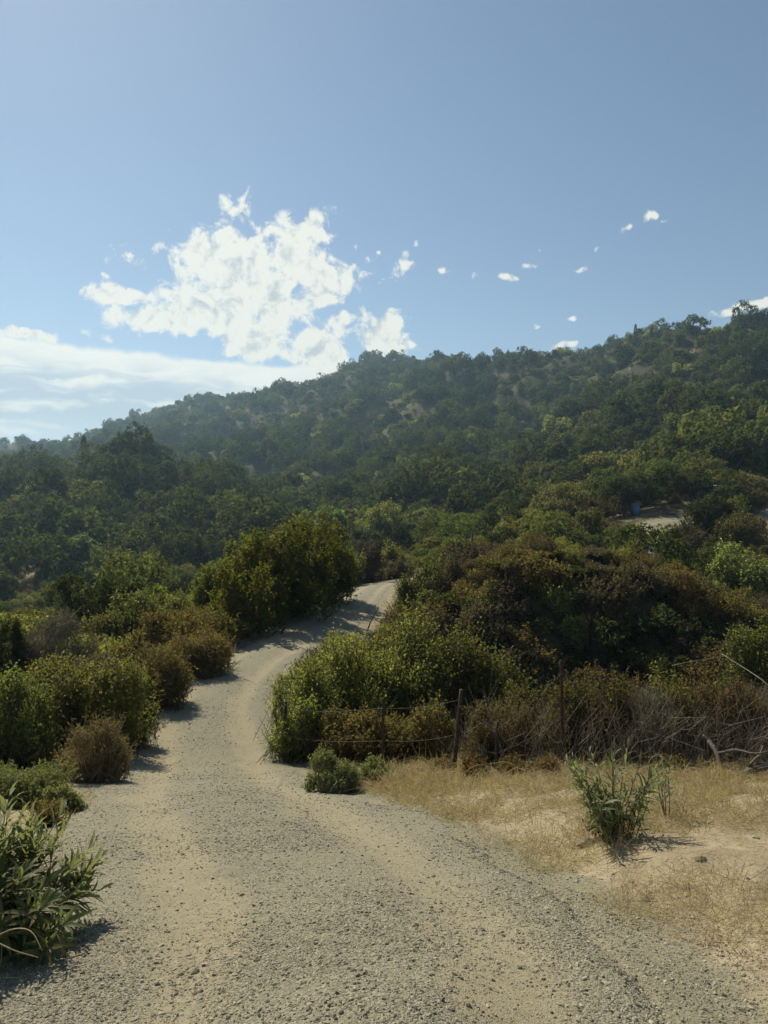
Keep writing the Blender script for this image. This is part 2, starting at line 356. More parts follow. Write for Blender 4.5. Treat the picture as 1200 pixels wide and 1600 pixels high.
M['buck'] = leaf_mat('buckwheat_leaf', (0.111,0.077,0.034), (0.223,0.161,0.077), 0.3, 0.7, 0.2)
M['buckgreen'] = leaf_mat('buckwheat_mixed_leaf', (0.101,0.081,0.033), (0.204,0.165,0.070), 0.35, 0.65, 0.2, (0.105,0.105,0.026), 0.2)
M['yellowing'] = leaf_mat('yellowing_leaf', (0.137,0.091,0.034), (0.286,0.202,0.075), 0.35, 0.6, 0.25, (0.07,0.08,0.022), 0.2)
M['tumble'] = leaf_mat('tumble_leaf', (0.132,0.098,0.053), (0.252,0.194,0.114), 0.25, 0.75, 0.15)
M['purple'] = leaf_mat('dry_flower_head', (0.089,0.067,0.048), (0.184,0.146,0.106), 0.25, 0.8, 0.1, (0.075,0.075,0.025), 0.1)
M['greytwig'] = leaf_mat('grey_twig_leaf', (0.110,0.097,0.068), (0.198,0.176,0.130), 0.15, 0.8, 0.1)
M['willow'] = leaf_mat('willow_leaf', (0.175,0.195,0.065), (0.33,0.35,0.13), 0.42, 0.5, 0.4)
M['lime'] = leaf_mat('lime_leaf', (0.121,0.165,0.022), (0.220,0.275,0.050), 0.45, 0.5, 0.3)
M['oak'] = leaf_mat('oak_leaf', (0.043,0.056,0.023), (0.105,0.116,0.047), 0.25, 0.6, 0.0, None, 0, None, 0.7)
M['oak2'] = leaf_mat('oak_leaf_olive', (0.073,0.091,0.031), (0.163,0.177,0.065), 0.28, 0.6, 0.0, None, 0, None, 0.7)
M['oak3'] = leaf_mat('scrub_leaf', (0.112,0.112,0.039), (0.225,0.213,0.081), 0.28, 0.6, 0.0, None, 0, None, 0.7)
M['hillbrown'] = leaf_mat('hill_dry_scrub_leaf', (0.085,0.065,0.035), (0.16,0.12,0.065), 0.25, 0.7, 0.0, None, 0, None, 0.5)
M['pine'] = leaf_mat('pine_needle', (0.020,0.030,0.014), (0.040,0.055,0.022), 0.15, 0.5, 0.3)
M['straw'] = leaf_mat('straw', (0.30,0.236,0.142), (0.52,0.42,0.275), 0.25, 0.6, 0.3)

def ground_mat():
    m = bpy.data.materials.new('ground'); m.use_nodes = True; N = NT(m.node_tree); p = N.n['Principled BSDF']
    tc = N.new('ShaderNodeTexCoord'); O = tc.outputs['Object']
    at = N.new('ShaderNodeAttribute', attribute_name='gravel'); bare = N.new('ShaderNodeAttribute', attribute_name='bare'); hill = N.new('ShaderNodeAttribute', attribute_name='hill')
    f1 = N.noise(O, 9, 6, 0.7); f2 = N.noise(O, 55, 4, 0.65); f3 = N.noise(O, 1.3, 4, 0.6); f4 = N.noise(O, 240, 2, 0.6)
    dirt = N.mix(N.ss(f3, 0.3, 0.7), (0.26,0.212,0.138), (0.40,0.335,0.225))
    dirt = N.mix(N.m('MULTIPLY', N.ss(N.m('ADD', N.m('MULTIPLY', f2, .6), N.m('MULTIPLY', f1, .4)), 0.46, 0.62), 0.75), dirt, (0.13,0.10,0.058))
    dirt = N.mix(N.m('MULTIPLY', N.ss(f4, 0.55, 0.75), 0.5), dirt, (0.47,0.39,0.245))
    gr = N.mix(N.ss(f2, 0.35, 0.65), (0.155,0.14,0.098), (0.28,0.255,0.175))
    gr = N.mix(N.ss(f4, 0.5, 0.75), gr, (0.38,0.34,0.23))
    near = N.mix(N.ss(N.m('ADD', at.outputs['Fac'], N.m('MULTIPLY', N.m('SUBTRACT', f1, 0.5), 0.9)), 0.35, 0.65), dirt, gr)
    h1_ = N.noise(O, 0.05, 5, 0.65); h2 = N.noise(O, 0.6, 4, 0.6)
    hl = N.mix(N.ss(h1_, 0.35, 0.65), (0.050,0.045,0.022), (0.095,0.078,0.042)); hl = N.mix(N.m('MULTIPLY', N.ss(h2, 0.45, 0.6), 0.8), hl, (0.045,0.046,0.02))
    sand = N.mix(N.ss(h2, 0.35, 0.65), (0.13,0.10,0.058), (0.22,0.17,0.10))
    hl = N.mix(N.ss(N.m('ADD', bare.outputs['Fac'], N.m('MULTIPLY', N.m('SUBTRACT', h2, 0.5), 0.7)), 0.35, 0.6), hl, sand)
    N.put(p.inputs['Base Color'], N.mix(hill.outputs['Fac'], near, hl)); p.inputs['Roughness'].default_value = 0.95; p.inputs['Specular IOR Level'].default_value = 0.15
    bp = N.new('ShaderNodeBump'); bp.inputs['Strength'].default_value = 0.8; bp.inputs['Distance'].default_value = 0.02
    N.put(bp.inputs['Height'], N.m('ADD', N.m('MULTIPLY', f2, 0.6), N.m('ADD', f1, N.m('MULTIPLY', f4, 0.25)))); N.l.new(bp.outputs[0], p.inputs['Normal'])
    return m
def road_mat():
    m = bpy.data.materials.new('gravel_road'); m.use_nodes = True; N = NT(m.node_tree); p = N.n['Principled BSDF']
    tc = N.new('ShaderNodeTexCoord'); O = tc.outputs['Object']
    lat = N.new('ShaderNodeAttribute', attribute_name='lat').outputs['Fac']; far = N.new('ShaderNodeAttribute', attribute_name='far').outputs['Fac']
    wob = N.m('MULTIPLY', N.m('SUBTRACT', N.noise(O, 0.55, 3), 0.5), 0.34)
    tt = N.new('ShaderNodeAttribute', attribute_name='along').outputs['Fac']; sv = N.new('ShaderNodeCombineXYZ'); N.put(sv.inputs[0], N.m('MULTIPLY', lat, 4.5)); N.put(sv.inputs[1], N.m('MULTIPLY', tt, .16)); streak = N.noise(sv.outputs[0], 1.6, 5, .6)
    l2 = N.m('ADD', lat, wob)
    tr = N.m('SUBTRACT', 1.0, N.ss(N.m('ABSOLUTE', N.m('SUBTRACT', N.m('ABSOLUTE', l2), 0.52)), 0.05, 0.32))
    patch = N.noise(O, 1.1, 5, 0.6); fine = N.noise(O, 16, 5, 0.7)
    dust = N.ss(N.m('ADD', N.m('MULTIPLY', tr, 0.36), N.m('ADD', N.m('MULTIPLY', patch, 0.65), N.m('ADD', N.m('MULTIPLY', streak, .55), N.m('MULTIPLY', fine, 0.45)))), 0.86, 1.22)
    v1 = N.new('ShaderNodeTexVoronoi'); N.put(v1.inputs['Vector'], O); v1.inputs['Scale'].default_value = 95; v1.inputs['Randomness'].default_value = 1
    v2 = N.new('ShaderNodeTexVoronoi'); N.put(v2.inputs['Vector'], O); v2.inputs['Scale'].default_value = 230
    sep = N.new('ShaderNodeSeparateXYZ'); N.put(sep.inputs[0], v1.outputs['Color']); s2 = N.new('ShaderNodeSeparateXYZ'); N.put(s2.inputs[0], v2.outputs['Color'])
    stone = N.mix(sep.outputs[0], (0.13,0.121,0.092), (0.36,0.335,0.25)); stone = N.mix(N.m('MULTIPLY', N.ss(sep.outputs[1], 0.72, 0.95), 0.8), stone, (0.085,0.08,0.062))
    s_small = N.mix(s2.outputs[0], (0.14,0.126,0.086), (0.36,0.32,0.215)); stone = N.mix(0.45, stone, s_small)
    tan = N.mix(fine, (0.225,0.186,0.112), (0.37,0.315,0.20))
    c = N.mix(N.m('MULTIPLY', dust, 0.64), stone, tan)
    c = N.mix(N.m('MULTIPLY', N.ss(N.noise(O, 0.8, 4), 0.56, 0.72), 0.35), c, (0.15,0.14,0.11))
    c = N.mix(N.m('MULTIPLY', N.ss(N.noise(O, 34, 3, .7), .55, .70), .55), c, (0.085,0.078,0.055)); c = N.mix(N.m('MULTIPLY', N.ss(N.noise(O, 21, 3, .7), .57, .72), .45), c, (0.44,0.40,0.29))
    N.put(p.inputs['Base Color'], c); p.inputs['Roughness'].default_value = 0.9; p.inputs['Specular IOR Level'].default_value = 0.25
    hgt = N.m('ADD', N.m('MULTIPLY', N.m('SUBTRACT', 1.0, v1.outputs['Distance']), N.m('SUBTRACT', 1.0, N.m('MULTIPLY', dust, 0.75))), N.m('ADD', N.m('MULTIPLY', N.m('SUBTRACT', 1.0, v2.outputs['Distance']), 0.4), N.m('MULTIPLY', fine, 0.5)))
    bp = N.new('ShaderNodeBump'); bp.inputs['Strength'].default_value = 0.8; bp.inputs['Distance'].default_value = 0.010
    N.put(bp.inputs['Height'], hgt); N.l.new(bp.outputs[0], p.inputs['Normal'])
    return m
def stone_mat():
    m = bpy.data.materials.new('stone'); m.use_nodes = True; N = NT(m.node_tree); p = N.n['Principled BSDF']; oi = N.new('ShaderNodeObjectInfo'); tc = N.new('ShaderNodeTexCoord')
    r = oi.outputs['Random']; c = N.mix(r, (0.115,0.106,0.08), (0.43,0.395,0.29))
    c = N.mix(N.m('GREATER_THAN', N.m('FRACT', N.m('MULTIPLY', r, 17.3)), 0.86), c, (0.085,0.08,0.062))
    c = N.mix(N.m('MULTIPLY', N.noise(tc.outputs['Object'], 3, 4), 0.4), c, (0.31,0.26,0.165))
    N.put(p.inputs['Base Color'], c); p.inputs['Roughness'].default_value = 0.8; p.inputs['Specular IOR Level'].default_value = 0.3
    return m
def plain(name, c, rough=0.6, c2=None, scale=8, metallic=0.0):
    m = bpy.data.materials.new(name); m.use_nodes = True; N = NT(m.node_tree); p = N.n['Principled BSDF']; tc = N.new('ShaderNodeTexCoord')
    n = N.noise(tc.outputs['Object'], scale, 4); N.put(p.inputs['Base Color'], N.mix(n, c, c2 or tuple(x*0.75 for x in c)))
    p.inputs['Roughness'].default_value = rough; p.inputs['Metallic'].default_value = metallic; return m
M['ground'] = ground_mat(); M['road'] = road_mat(); M['stone'] = stone_mat()
M['blue'] = plain('blue_plastic', (0.06,0.13,0.26), 0.6); M['bluelid'] = plain('blue_plastic_lid', (0.10,0.19,0.33), 0.6)
M['white'] = plain('white_paint', (0.75,0.74,0.70), 0.6); M['roofing'] = plain('pale_roofing', (0.55,0.53,0.49), 0.7); M['dark'] = plain('dark_glass', (0.03,0.035,0.04), 0.2); M['steel'] = plain('galvanised_steel', (0.30,0.31,0.32), 0.5, None, 8, 0.5)

# ------------------------------------------------------------------ terrain sheet and road
def proj(x, y, z):
    y = np.maximum(y, 1e-3); return 600+F*x/y, 800-F*(z-CZ)/y
BARE = [(130,718,8,34),(262,735,14,9),(290,748,12,6),(402,788,26,8),(638,578,12,9),(575,645,8,10),(700,706,18,6),(945,598,30,6),(985,577,18,4),(1082,553,9,14),(1040,512,4,12),(45,890,18,20),(1135,635,18,4)]
def bare_at(x, y, z, grow=1.0, below=0.0):
    u, v = proj(x, y, z); b = np.zeros(x.shape)
    for (cu, cv, ru, rv) in BARE:
        dv = v-cv; q = np.hypot((u-cu)/(ru*grow), np.where(dv > 0, dv/(rv*grow+below), dv/(rv*grow))); b = np.maximum(b, 1.15-q)
    return np.where(y > 120, np.clip(b, 0, 1), 0)
TZ = [0, 0]
def build_terrain():
    rs = [0.0]; r = 0.5
    while r < 9000: rs.append(r); r *= 1.017 if r < 1500 else 1.06
    rs = np.array(rs[1:]); an = np.concatenate([np.arange(-38, 38, 0.19), np.arange(38, 322, 4.0)])
    A, RR = np.meshgrid(np.radians(an), rs); X = RR*np.sin(A); Y = RR*np.cos(A); Z = H(X, Y)
    nr, na = X.shape; V = np.stack([X, Y, Z], -1).reshape(-1, 3); V = np.vstack([V, [[0, 0, h1(0, 0)]]])
    I = np.arange(nr*na).reshape(nr, na); J = np.roll(I, -1, 1)
    Q = np.stack([I[:-1], J[:-1], J[1:], I[1:]], -1).reshape(-1, 4)[:, ::-1]
    c = nr*na; T = np.stack([np.full(na, c), J[0], I[0]], -1)
    TZ[:] = [float(V[:, 2].min()), float(V[:, 2].max())]
    x, y, z = V.T; rr = np.hypot(x, y); e = np.full(len(V), 50.0); m = rr < 150; e[m] = road_d(x[m], y[m])[0]
    grav = 1-sstep(e, -0.1, 0.75)
    hill = np.maximum(sstep(rr, 22, 40), np.where(x > -1, sstep(y, 13.2, 14.6), sstep(e, .9, 1.8)*.85)); hill = np.where(e < 1.5, hill*sstep(e, 0.2, 1.5), hill)
    br = bare_at(x, y, z, .8)
    br = np.maximum(br, np.exp(-((x-33)/6)**2-((y-104)/7)**2)); br = np.maximum(br, np.exp(-((x-47)/4)**2-((y-110)/5)**2)*1.2)
    me = np_mesh('terrain', V, Q, T, [M['ground']], None, True, {'gravel': grav, 'bare': br, 'hill': hill})
    return tag(link('terrain', me), None, None, None, 'structure')
build_terrain()
ROADPTS = None
def road_surface(x, y, lat):
    """height of the road surface, lat in half widths (signed)"""
    a = np.abs(lat); b = base_h(x, y)
    rut = -0.03*np.exp(-((a-0.52)/0.16)**2) + 0.018*np.exp(-(lat/0.25)**2)
    edge = -0.11*sstep(a + fbm(x/0.5, y/0.5, 3, 3)*0.22, 0.93, 1.2)
    return b + 0.01 + rut + edge + fbm(x/0.35, y/0.35, 8, 3)*0.012
def build_road():
    P = catmull([(a[0], a[1], w) for a, w in zip(ROAD_PTS, ROAD_W)], 60)
    keep = [0]; 
    for i in range(1, len(P)):
        d = np.hypot(*(P[i, :2]-P[keep[-1], :2])); rr = np.hypot(*P[i, :2])
        if d >= max(0.07, 0.011*rr): keep.append(i)
    P = P[keep]; t = np.gradient(P[:, :2], axis=0); t = unit(t); nrm = np.stack([t[:, 1], -t[:, 0]], -1)
    lat = np.linspace(-1.25, 1.25, 61); X = P[:, None, 0]+nrm[:, None, 0]*lat[None]*P[:, None, 2]*0.5; Y = P[:, None, 1]+nrm[:, None, 1]*lat[None]*P[:, None, 2]*0.5
    L = np.broadcast_to(lat[None], X.shape); Z = road_surface(X, Y, L)
    I = np.arange(X.size).reshape(X.shape); Q = np.stack([I[:-1, :-1], I[:-1, 1:], I[1:, 1:], I[1:, :-1]], -1).reshape(-1, 4)
    V = np.stack([X, Y, Z], -1).reshape(-1, 3)
    me = np_mesh('dirt_road', V, Q, None, [M['road']], None, True, {'along': np.broadcast_to(np.concatenate([[0], np.cumsum(np.hypot(*np.diff(P[:, :2], axis=0).T))])[:, None], X.shape).ravel(), 'lat': L.ravel(), 'far': np.hypot(X, Y).ravel()})
    tag(link('dirt_road', me), None, None, None, 'structure')
build_road()

# ------------------------------------------------------------------ plants
def dome_lobes(r, k, rx, ry, h, lob, box=0.6):
    """centres and radii of the leafy lobes that make up a rounded crown"""
    C = []; 
    for i in range(k):
        th = r.uniform(0, 2*np.pi); ph = math.asin(r.uniform(0.02, 1.0)); q = r.uniform(0.66, 0.90) if i > k*0.25 else r.uniform(0.1, 0.6)
        cp = math.cos(ph)**box; C.append((rx*q*math.cos(th)*cp, ry*q*math.sin(th)*cp, h*(0.06+0.95*q*math.sin(ph))))
    C = np.array(C); s = lob*(0.6+0.75*r.random(k)); 
    return C, np.stack([s*rx, s*ry, s*h*0.75], -1)
def crown(r, C, S, n, leafL, leafW, up=0.3, per=6, shoot=0.0, inner=0.6, jit=0.5, bottom=0.02, tang=0.4):
    """leaf sprays over lobes; returns leaf V,Q and shoot bases/tips"""
    ns = max(1, n//per); w = (S.prod(1))**(2/3); k = r.choice(len(C), ns, p=w/w.sum())
    d = unit(r.normal(size=(ns, 3))); d[:, 2] = np.where(d[:, 2] < -0.35, -d[:, 2], d[:, 2])
    q = inner+(1-inner)*np.sqrt(r.random(ns)); lg = r.random(ns) < .16; q = np.where(lg, r.uniform(.98, 1.22, ns), q); p = C[k]+d*S[k]*q[:, None]
    sd_ = unit(d*(1-up)+np.array([0, 0, up])*1.4+r.normal(size=(ns, 3))*jit*0.5)
    L = shoot*(0.6+0.8*r.random(ns))*np.where(lg, 1.45, 1.0); a = p-sd_*(L*0.5)[:, None]; b = p+sd_*(L*0.5)[:, None]
    a[:, 2] = np.maximum(a[:, 2], bottom); b[:, 2] = np.maximum(b[:, 2], bottom)
    t = r.random((ns, per)); P = a[:, None]+(b-a)[:, None]*t[..., None]
    if shoot <= 0: P = P+r.normal(size=P.shape)*leafL*0.8
    tg = unit(np.cross(np.broadcast_to(d[:, None], (ns, per, 3)), r.normal(size=(ns, per, 3)))); D = unit(sd_[:, None]*0.8*(1-tang)+tg*tang+r.normal(size=(ns, per, 3))*jit*(1.0-.6*tang)); Nn = unit(d[:, None]*(.6+tang*.6)+np.array([0, 0, 0.45])+r.normal(size=(ns, per, 3))*(.55-.25*tang))
    ll = leafL*(0.65+0.7*r.random(ns*per)); ww = leafW*(0.65+0.7*r.random(ns*per))
    V, Q = leaves(P.reshape(-1, 3), D.reshape(-1, 3), Nn.reshape(-1, 3), ll, ww, 0.2, 0.08)
    return V, Q, a, b
def limbs(r, C, base_r, h, trunk_h=0.0, sides=5, lean=0.1, n=None, roots=None):
    B = Bag(); top = np.array([r.normal()*lean, r.normal()*lean, trunk_h])
    if trunk_h > 0.05:
        pts = np.array([[0, 0, -0.25*max(0.4, base_r*3)], [top[0]*.3, top[1]*.3, trunk_h*.45], top]); B.add(*tube(catmull(pts, 3), np.linspace(base_r*1.25, base_r*.8, 7), sides+2, .08, r))
    idx = range(len(C)) if n is None else r.choice(len(C), min(n, len(C)), replace=False)
    for i in idx:
        st = top if trunk_h > .05 else np.array([r.normal()*base_r*2, r.normal()*base_r*2, -0.12]); c = C[i]
        if roots is not None: st = st+roots[np.argmin(np.hypot(roots[:, 0]-c[0], roots[:, 1]-c[1]))]
       
        mid = st*0.5+c*0.5+np.array([r.normal(), r.normal(), abs(r.normal())])*0.07*h; e = c+(c-st)*0.12
        B.add(*tube(catmull([st, mid, e], 3), np.linspace(base_r*.6, base_r*.13, 7), sides, .1, r))
    return B
KIND = {  # material, leaf length, leaf width, up bias, leaves per shoot, shoot length (share of height), coverage, lobes, lobe size, twig material
 'coyote': ('coyote', .050, .020, .58, 9, .23, 2.6, 26, .34, 'twig_dark'),
 'coyote2': ('coyote2', .052, .018, .62, 9, .25, 2.3, 26, .33, 'twig_dark'),
 'sage': ('sage', .040, .014, .65, 9, .24, 2.2, 22, .34, 'twig_grey'),
 'sumac': ('sumac', .085, .042, .72, 10, .12, 3.4, 55, .25, 'twig_dark'),
 'buck': ('buck', .045, .010, .60, 8, .26, 2.6, 26, .34, 'twig_dark'),
 'buckgreen': ('buckgreen', .045, .013, .55, 8, .22, 2.3, 26, .34, 'twig_dark'),
 'yellowing': ('yellowing', .055, .026, .4, 7, .16, 1.9, 24, .33, 'twig_dark'),
 'tumble': ('tumble', .055, .006, .75, 8, .34, 3.0, 18, .38, 'twig_straw'),
 'purple': ('purple', .06, .016, .7, 8, .22, 2.5, 26, .33, 'twig_dark'),
 'greytwig': ('greytwig', .10, .007, .5, 7, .28, 1.6, 22, .35, 'twig_grey'),
 'willow': ('willow', .10, .030, .45, 8, .12, 2.7, 40, .27, 'twig_dark'),
 'lime': ('lime', .10, .05, .4, 7, .10, 2.7, 30, .3, 'twig_dark'),
 'oak': ('oak', .10, .055, .35, 8, .09, 3.0, 40, .27, 'bark'),
 'oak2': ('oak2', .10, .05, .38, 8, .10, 3.0, 40, .27, 'bark'),
 'oak3': ('oak3', .08, .035, .45, 8, .14, 2.6, 30, .3, 'bark'),
 'hillbrown': ('hillbrown', .06, .022, .5, 8, .18, 2.2, 26, .32, 'bark'),
}
def make_plant(kind, rx, ry, h, dist, seed, trunk=0.0, cap=15000, cover=1.0, domes=None):
    """leaf mesh and stem mesh of a bush of half widths rx, ry and height h seen from dist metres"""
    r = np.random.default_rng(seed); mt, L, W, up, per, sh, cov, k, lob, tw = KIND[kind]
    pxm = dist/745.0; s = max(1.0, 1.9*pxm/L); L1 = L*s; W1 = W*max(s, min(1.5*s, 1.15*pxm/W))
    area = 2*np.pi*((rx*ry)**.8*.6+(rx*h)**.8*.9); n = cov*cover*area/(L1*W1*0.5)*0.62
    if n > cap: f = math.sqrt(n/cap); L1 *= f; W1 *= f; n = cap
    hh = h-trunk; C, S = dome_lobes(r, k, rx*.92, ry*.92, hh*.86, lob); C[:, 2] += trunk
    if domes is not None:
        parts = []
        for (ox, oy, oz, drx, dh) in domes:
            c_, s_ = dome_lobes(r, 26, drx*.92, drx*.92, dh*.88, .30, .35); parts.append((c_+np.array([ox, oy, oz]), s_))
        C = np.vstack([p[0] for p in parts]); S = np.vstack([p[1] for p in parts])
    V, Q, a, b = crown(r, C, S, int(n), L1, W1, up, per, sh*h, .45, .75, 0.02+trunk*.3)
    lm = np_mesh('foliage', V, Q, None, [M[mt]])
    B = limbs(r, C, 0.018*h+.006, h, trunk, 5, roots=None if domes is None else np.array([d[:3] for d in domes]))
    step = max(1, len(a)//900); tr_ = max(.0022*min(h, 2.5), .35*pxm*.5)
    B.add(*twigs(a[::step]-(b-a)[::step]*.3, b[::step], tr_*1.4, tr_*.6)); sm = B.mesh('stems', [M[tw]])
    return lm, sm
SEED = [100]; PLANTS = []
FOOT = []
def plant(kind, u, Y, wpx, vtop, name, label, cat='shrub', group=None, trunk=0.0, depth=1.0, cap=15000, cover=1.0, crownname='foliage', rot=0.0, domes=None):
    SEED[0] += 1; X = (u-600)/F*Y; z = h1(X, Y); h = max(0.25, CZ+(800-vtop)/F*Y-z)*1.07; rx = wpx/2/F*Y; ry = rx*depth
    if domes:
        dd = []
        for (du, dY, drx, dv) in domes:
            dX = (du-600)/F*dY; dz = h1(dX, dY); dd.append((dX-X, dY-Y, dz-z, drx, (CZ+(800-dv)/F*dY-dz)*1.05))
        domes = dd; ry = rx*1.6
    lm, sm = make_plant(kind, rx, ry, h, math.hypot(X, Y), SEED[0], trunk*h, cap, cover, domes)
    e = link(name, None, None, (X, Y, z-0.02), rot); tag(e, label, cat, group)
    tag(link(crownname, lm, e), None, None, None, 'stuff'); tag(link('trunk' if trunk else 'stems', sm, e), None, None, None, None if trunk else 'stuff'); FOOT.append((X, Y, max(rx, ry))); PLANTS.append((e, kind)); return e

# --- roadside bushes on the valley side of the road
plant('sumac', 448, 35.0, 160, 812, 'tall_bush', 'tall dense olive green bush at the road bend casting shade across the road', 'bush', cap=85000, cover=3.0, domes=[(378,29.5,1.35,862),(400,31,1.6,836),(428,33,1.9,815),(452,35,2.1,808),(478,37,2.1,806),(505,40,1.75,812),(515,42,1.6,822)])
plant('sumac', 340, 38, 84, 872, 'bush', 'smaller yellow green bush leaning against the tall roadside bush', 'bush', cap=9000)
plant('sumac', 378, 41, 70, 824, 'bush', 'olive bush topping the shoulder behind the tall roadside bush', 'bush', cap=8000)
plant('coyote', 128, 14.2, 216, 1020, 'bush', 'broad leafy green bush behind the round brown dry bush', 'bush', depth=.75, cap=26000)
plant('coyote', 204, 15.4, 75, 1040, 'bush', 'narrow green bush at the gravel edge beside the orange brown brush', 'bush', cap=10000)
plant('coyote2', 20, 12.8, 120, 1062, 'bush', 'pale green bush cut off by the picture edge above the silvery sage', 'bush', cap=15000)
plant('tumble', 141, 10.7, 106, 1130, 'dry_bush', 'round brown dry bush of fine stems at the gravel edge', 'bush', cap=16000)
plant('buck', 246, 18.8, 104, 1006, 'dry_bush', 'orange brown dry bush at the gravel edge beside the broad green bush', 'bush', cap=15000)
plant('buck', 302, 22.6, 116, 990, 'dry_bush', 'orange brown dry bush in front of the tall olive bush', 'bush', cap=16000)
plant('buckgreen', 342, 26, 42, 1000, 'dry_bush', 'small brown bush touching the shaded road edge', 'bush', cap=6000)
plant('yellowing', 272, 25.5, 140, 948, 'shrub', 'yellowing leafy shrub above the orange brown bush', cap=14000)
plant('yellowing', 205, 21.5, 70, 985, 'shrub', 'thin yellow leaved shrub between green bush and grey twigs', cap=7000)
plant('greytwig', 85, 23, 135, 962, 'dry_bush', 'bare grey twiggy bush on the bank', 'bush', cap=9000)
plant('oak', 128, 34, 130, 893, 'shrub', 'dark green shrub standing highest on the valley brow', depth=1, cap=12000)
plant('oak2', 195, 35, 90, 903, 'shrub', 'dark olive shrub next to the highest dark shrub on the brow', cap=9000)
plant('coyote', 215, 29, 100, 932, 'shrub', 'mid green shrub in front of the dark brow shrubs', cap=10000)
plant('coyote', 150, 27, 90, 950, 'shrub', 'soft green shrub between grey twigs and dark brow shrub', cap=10000)
plant('coyote2', 262, 34, 70, 925, 'shrub', 'light green shrub by the foot of the tall olive bush', cap=8000)
plant('lime', 248, 48, 26, 914, 'shrub', 'small bright green rounded shrub on the brow', cap=3000)
plant('lime', 290, 50, 40, 928, 'shrub', 'low bright green shrub left of the tall bush', cap=3000)
plant('oak2', 10, 22, 70, 965, 'shrub', 'dark shrub at the picture edge beside the grey twigs', cap=8000)
plant('coyote2', 40, 30, 120, 958, 'shrub', 'dull green shrub behind the grey twiggy bush', cap=9000)
plant('sage', 40, 8.8, 175, 1192, 'sage_bush', 'pale small leaved sage bush between the long leaved plant and brown bush', 'bush', cap=26000)
plant('sage', 92, 8.0, 70, 1238, 'sage_bush', 'low sage tuft spilling onto the gravel edge', 'bush', cap=11000)
plant('buck', 72, 7.0, 60, 1300, 'dry_bush', 'small brown dry weed at the foot of the sage', 'weed', cap=5000, cover=.5)
plant('purple', 570, 56, 66, 845, 'shrub', 'grey brown shrub behind the road where it vanishes', cap=7000)
plant('coyote2', 552, 53, 40, 860, 'shrub', 'green shrub at the far end of the tall bush', cap=5000)
plant('coyote', 600, 66, 60, 845, 'shrub', 'green brushy shrub past the end of the visible road', cap=5000)
plant('purple', 620, 63, 55, 872, 'shrub', 'low grey brown brush closing the end of the road', cap=5000)

# --- bushes along the fence on the other side
plant('coyote2', 470, 14.6, 112, 1035, 'bush', 'green bush closest to the gravel at the inside of the bend', 'bush', cap=18000)
plant('coyote2', 560, 16.2, 150, 1002, 'bush', 'green bush with upright shoots behind the thin fence post', 'bush', cap=20000)
plant('coyote2', 645, 17.2, 150, 970, 'bush', 'tallest pale green bush on the fence line', 'bush', cap=20000)
plant('coyote', 735, 17.5, 130, 992, 'bush', 'bright leafy bush behind the leaning fence post', 'bush', cap=18000)
plant('coyote2', 520, 17.5, 110, 1012, 'bush', 'green bush at the road edge left of the tallest fence bush', 'bush', cap=14000)
plant('buckgreen', 590, 19.5, 110, 985, 'dry_bush', 'brown tinged bush below the leaning stick', 'bush', cap=10000)
plant('coyote', 790, 19, 70, 1035, 'bush', 'green bush at the edge of the dark gully', 'bush', cap=8000)
plant('buckgreen', 560, 13.6, 150, 1110, 'dry_bush', 'brownish undergrowth bush below the thin fence post', 'bush', cap=12000)
plant('buckgreen', 650, 13.8, 130, 1100, 'dry_bush', 'brown green brush between two fence posts', 'bush', cap=12000)
plant('sage', 522, 9.6, 80, 1178, 'sage_bush', 'low green clump growing out of the gravel by the inner bend', 'bush', cap=9000)
plant('sage', 585, 10.2, 60, 1190, 'sage_bush', 'small green clump beside the straw mound', 'bush', cap=6000)
plant('buck', 775, 11.6, 105, 1092, 'dry_bush', 'brown dry bush beside the leaning fence post', 'bush', cap=16000, cover=.8)
plant('buckgreen', 850, 12.4, 150, 1058, 'dry_bush', 'yellow brown bush behind the tall rusty post', 'bush', cap=11000, cover=.5)
plant('buckgreen', 945, 12.3, 170, 1036, 'dry_bush', 'yellow brown bush with bare stems past the rusty post', 'bush', cap=11000, cover=.5)
plant('buckgreen', 1040, 12.3, 150, 1046, 'dry_bush', 'brown twiggy bush behind the long leaved sapling', 'bush', cap=10000, cover=.45)
plant('buck', 1120, 12.4, 150, 1056, 'dry_bush', 'brown stemmed bush behind the dead wood', 'bush', cap=9000, cover=.5)
plant('greytwig', 1190, 12.8, 130, 1078, 'dry_bush', 'tangle of grey stems at the picture edge', 'bush', cap=12000)
plant('greytwig', 1010, 11.9, 150, 1085, 'dry_bush', 'pale stemmed twig thicket in front of the brown bush', 'bush', cap=8000)
for wu, wY, ww, wv, wl in ((742,10.2,52,1178,'small brown weed in front of the leaning post'),(800,10.3,60,1176,'brown weed at the fence foot beside the stub post'),(855,10.2,44,1188,'low brown weed before the tall rusty post'),(690,11.2,46,1178,'brown weed sticking out of the straw mound'),(1050,10.6,46,1190,'thin brown weed next to the pale fallen branch'),(950,5.25,70,1318,'dry brown weed tangled in the foot of the long leaved plant')):
    plant('buck', wu, wY, ww, wv, 'dry_weed', wl, 'weed', cap=2500, cover=.35)
plant('coyote', 1040, 17, 60, 1052, 'bush', 'green tuft showing above the brown twigs', 'bush', cap=5000)

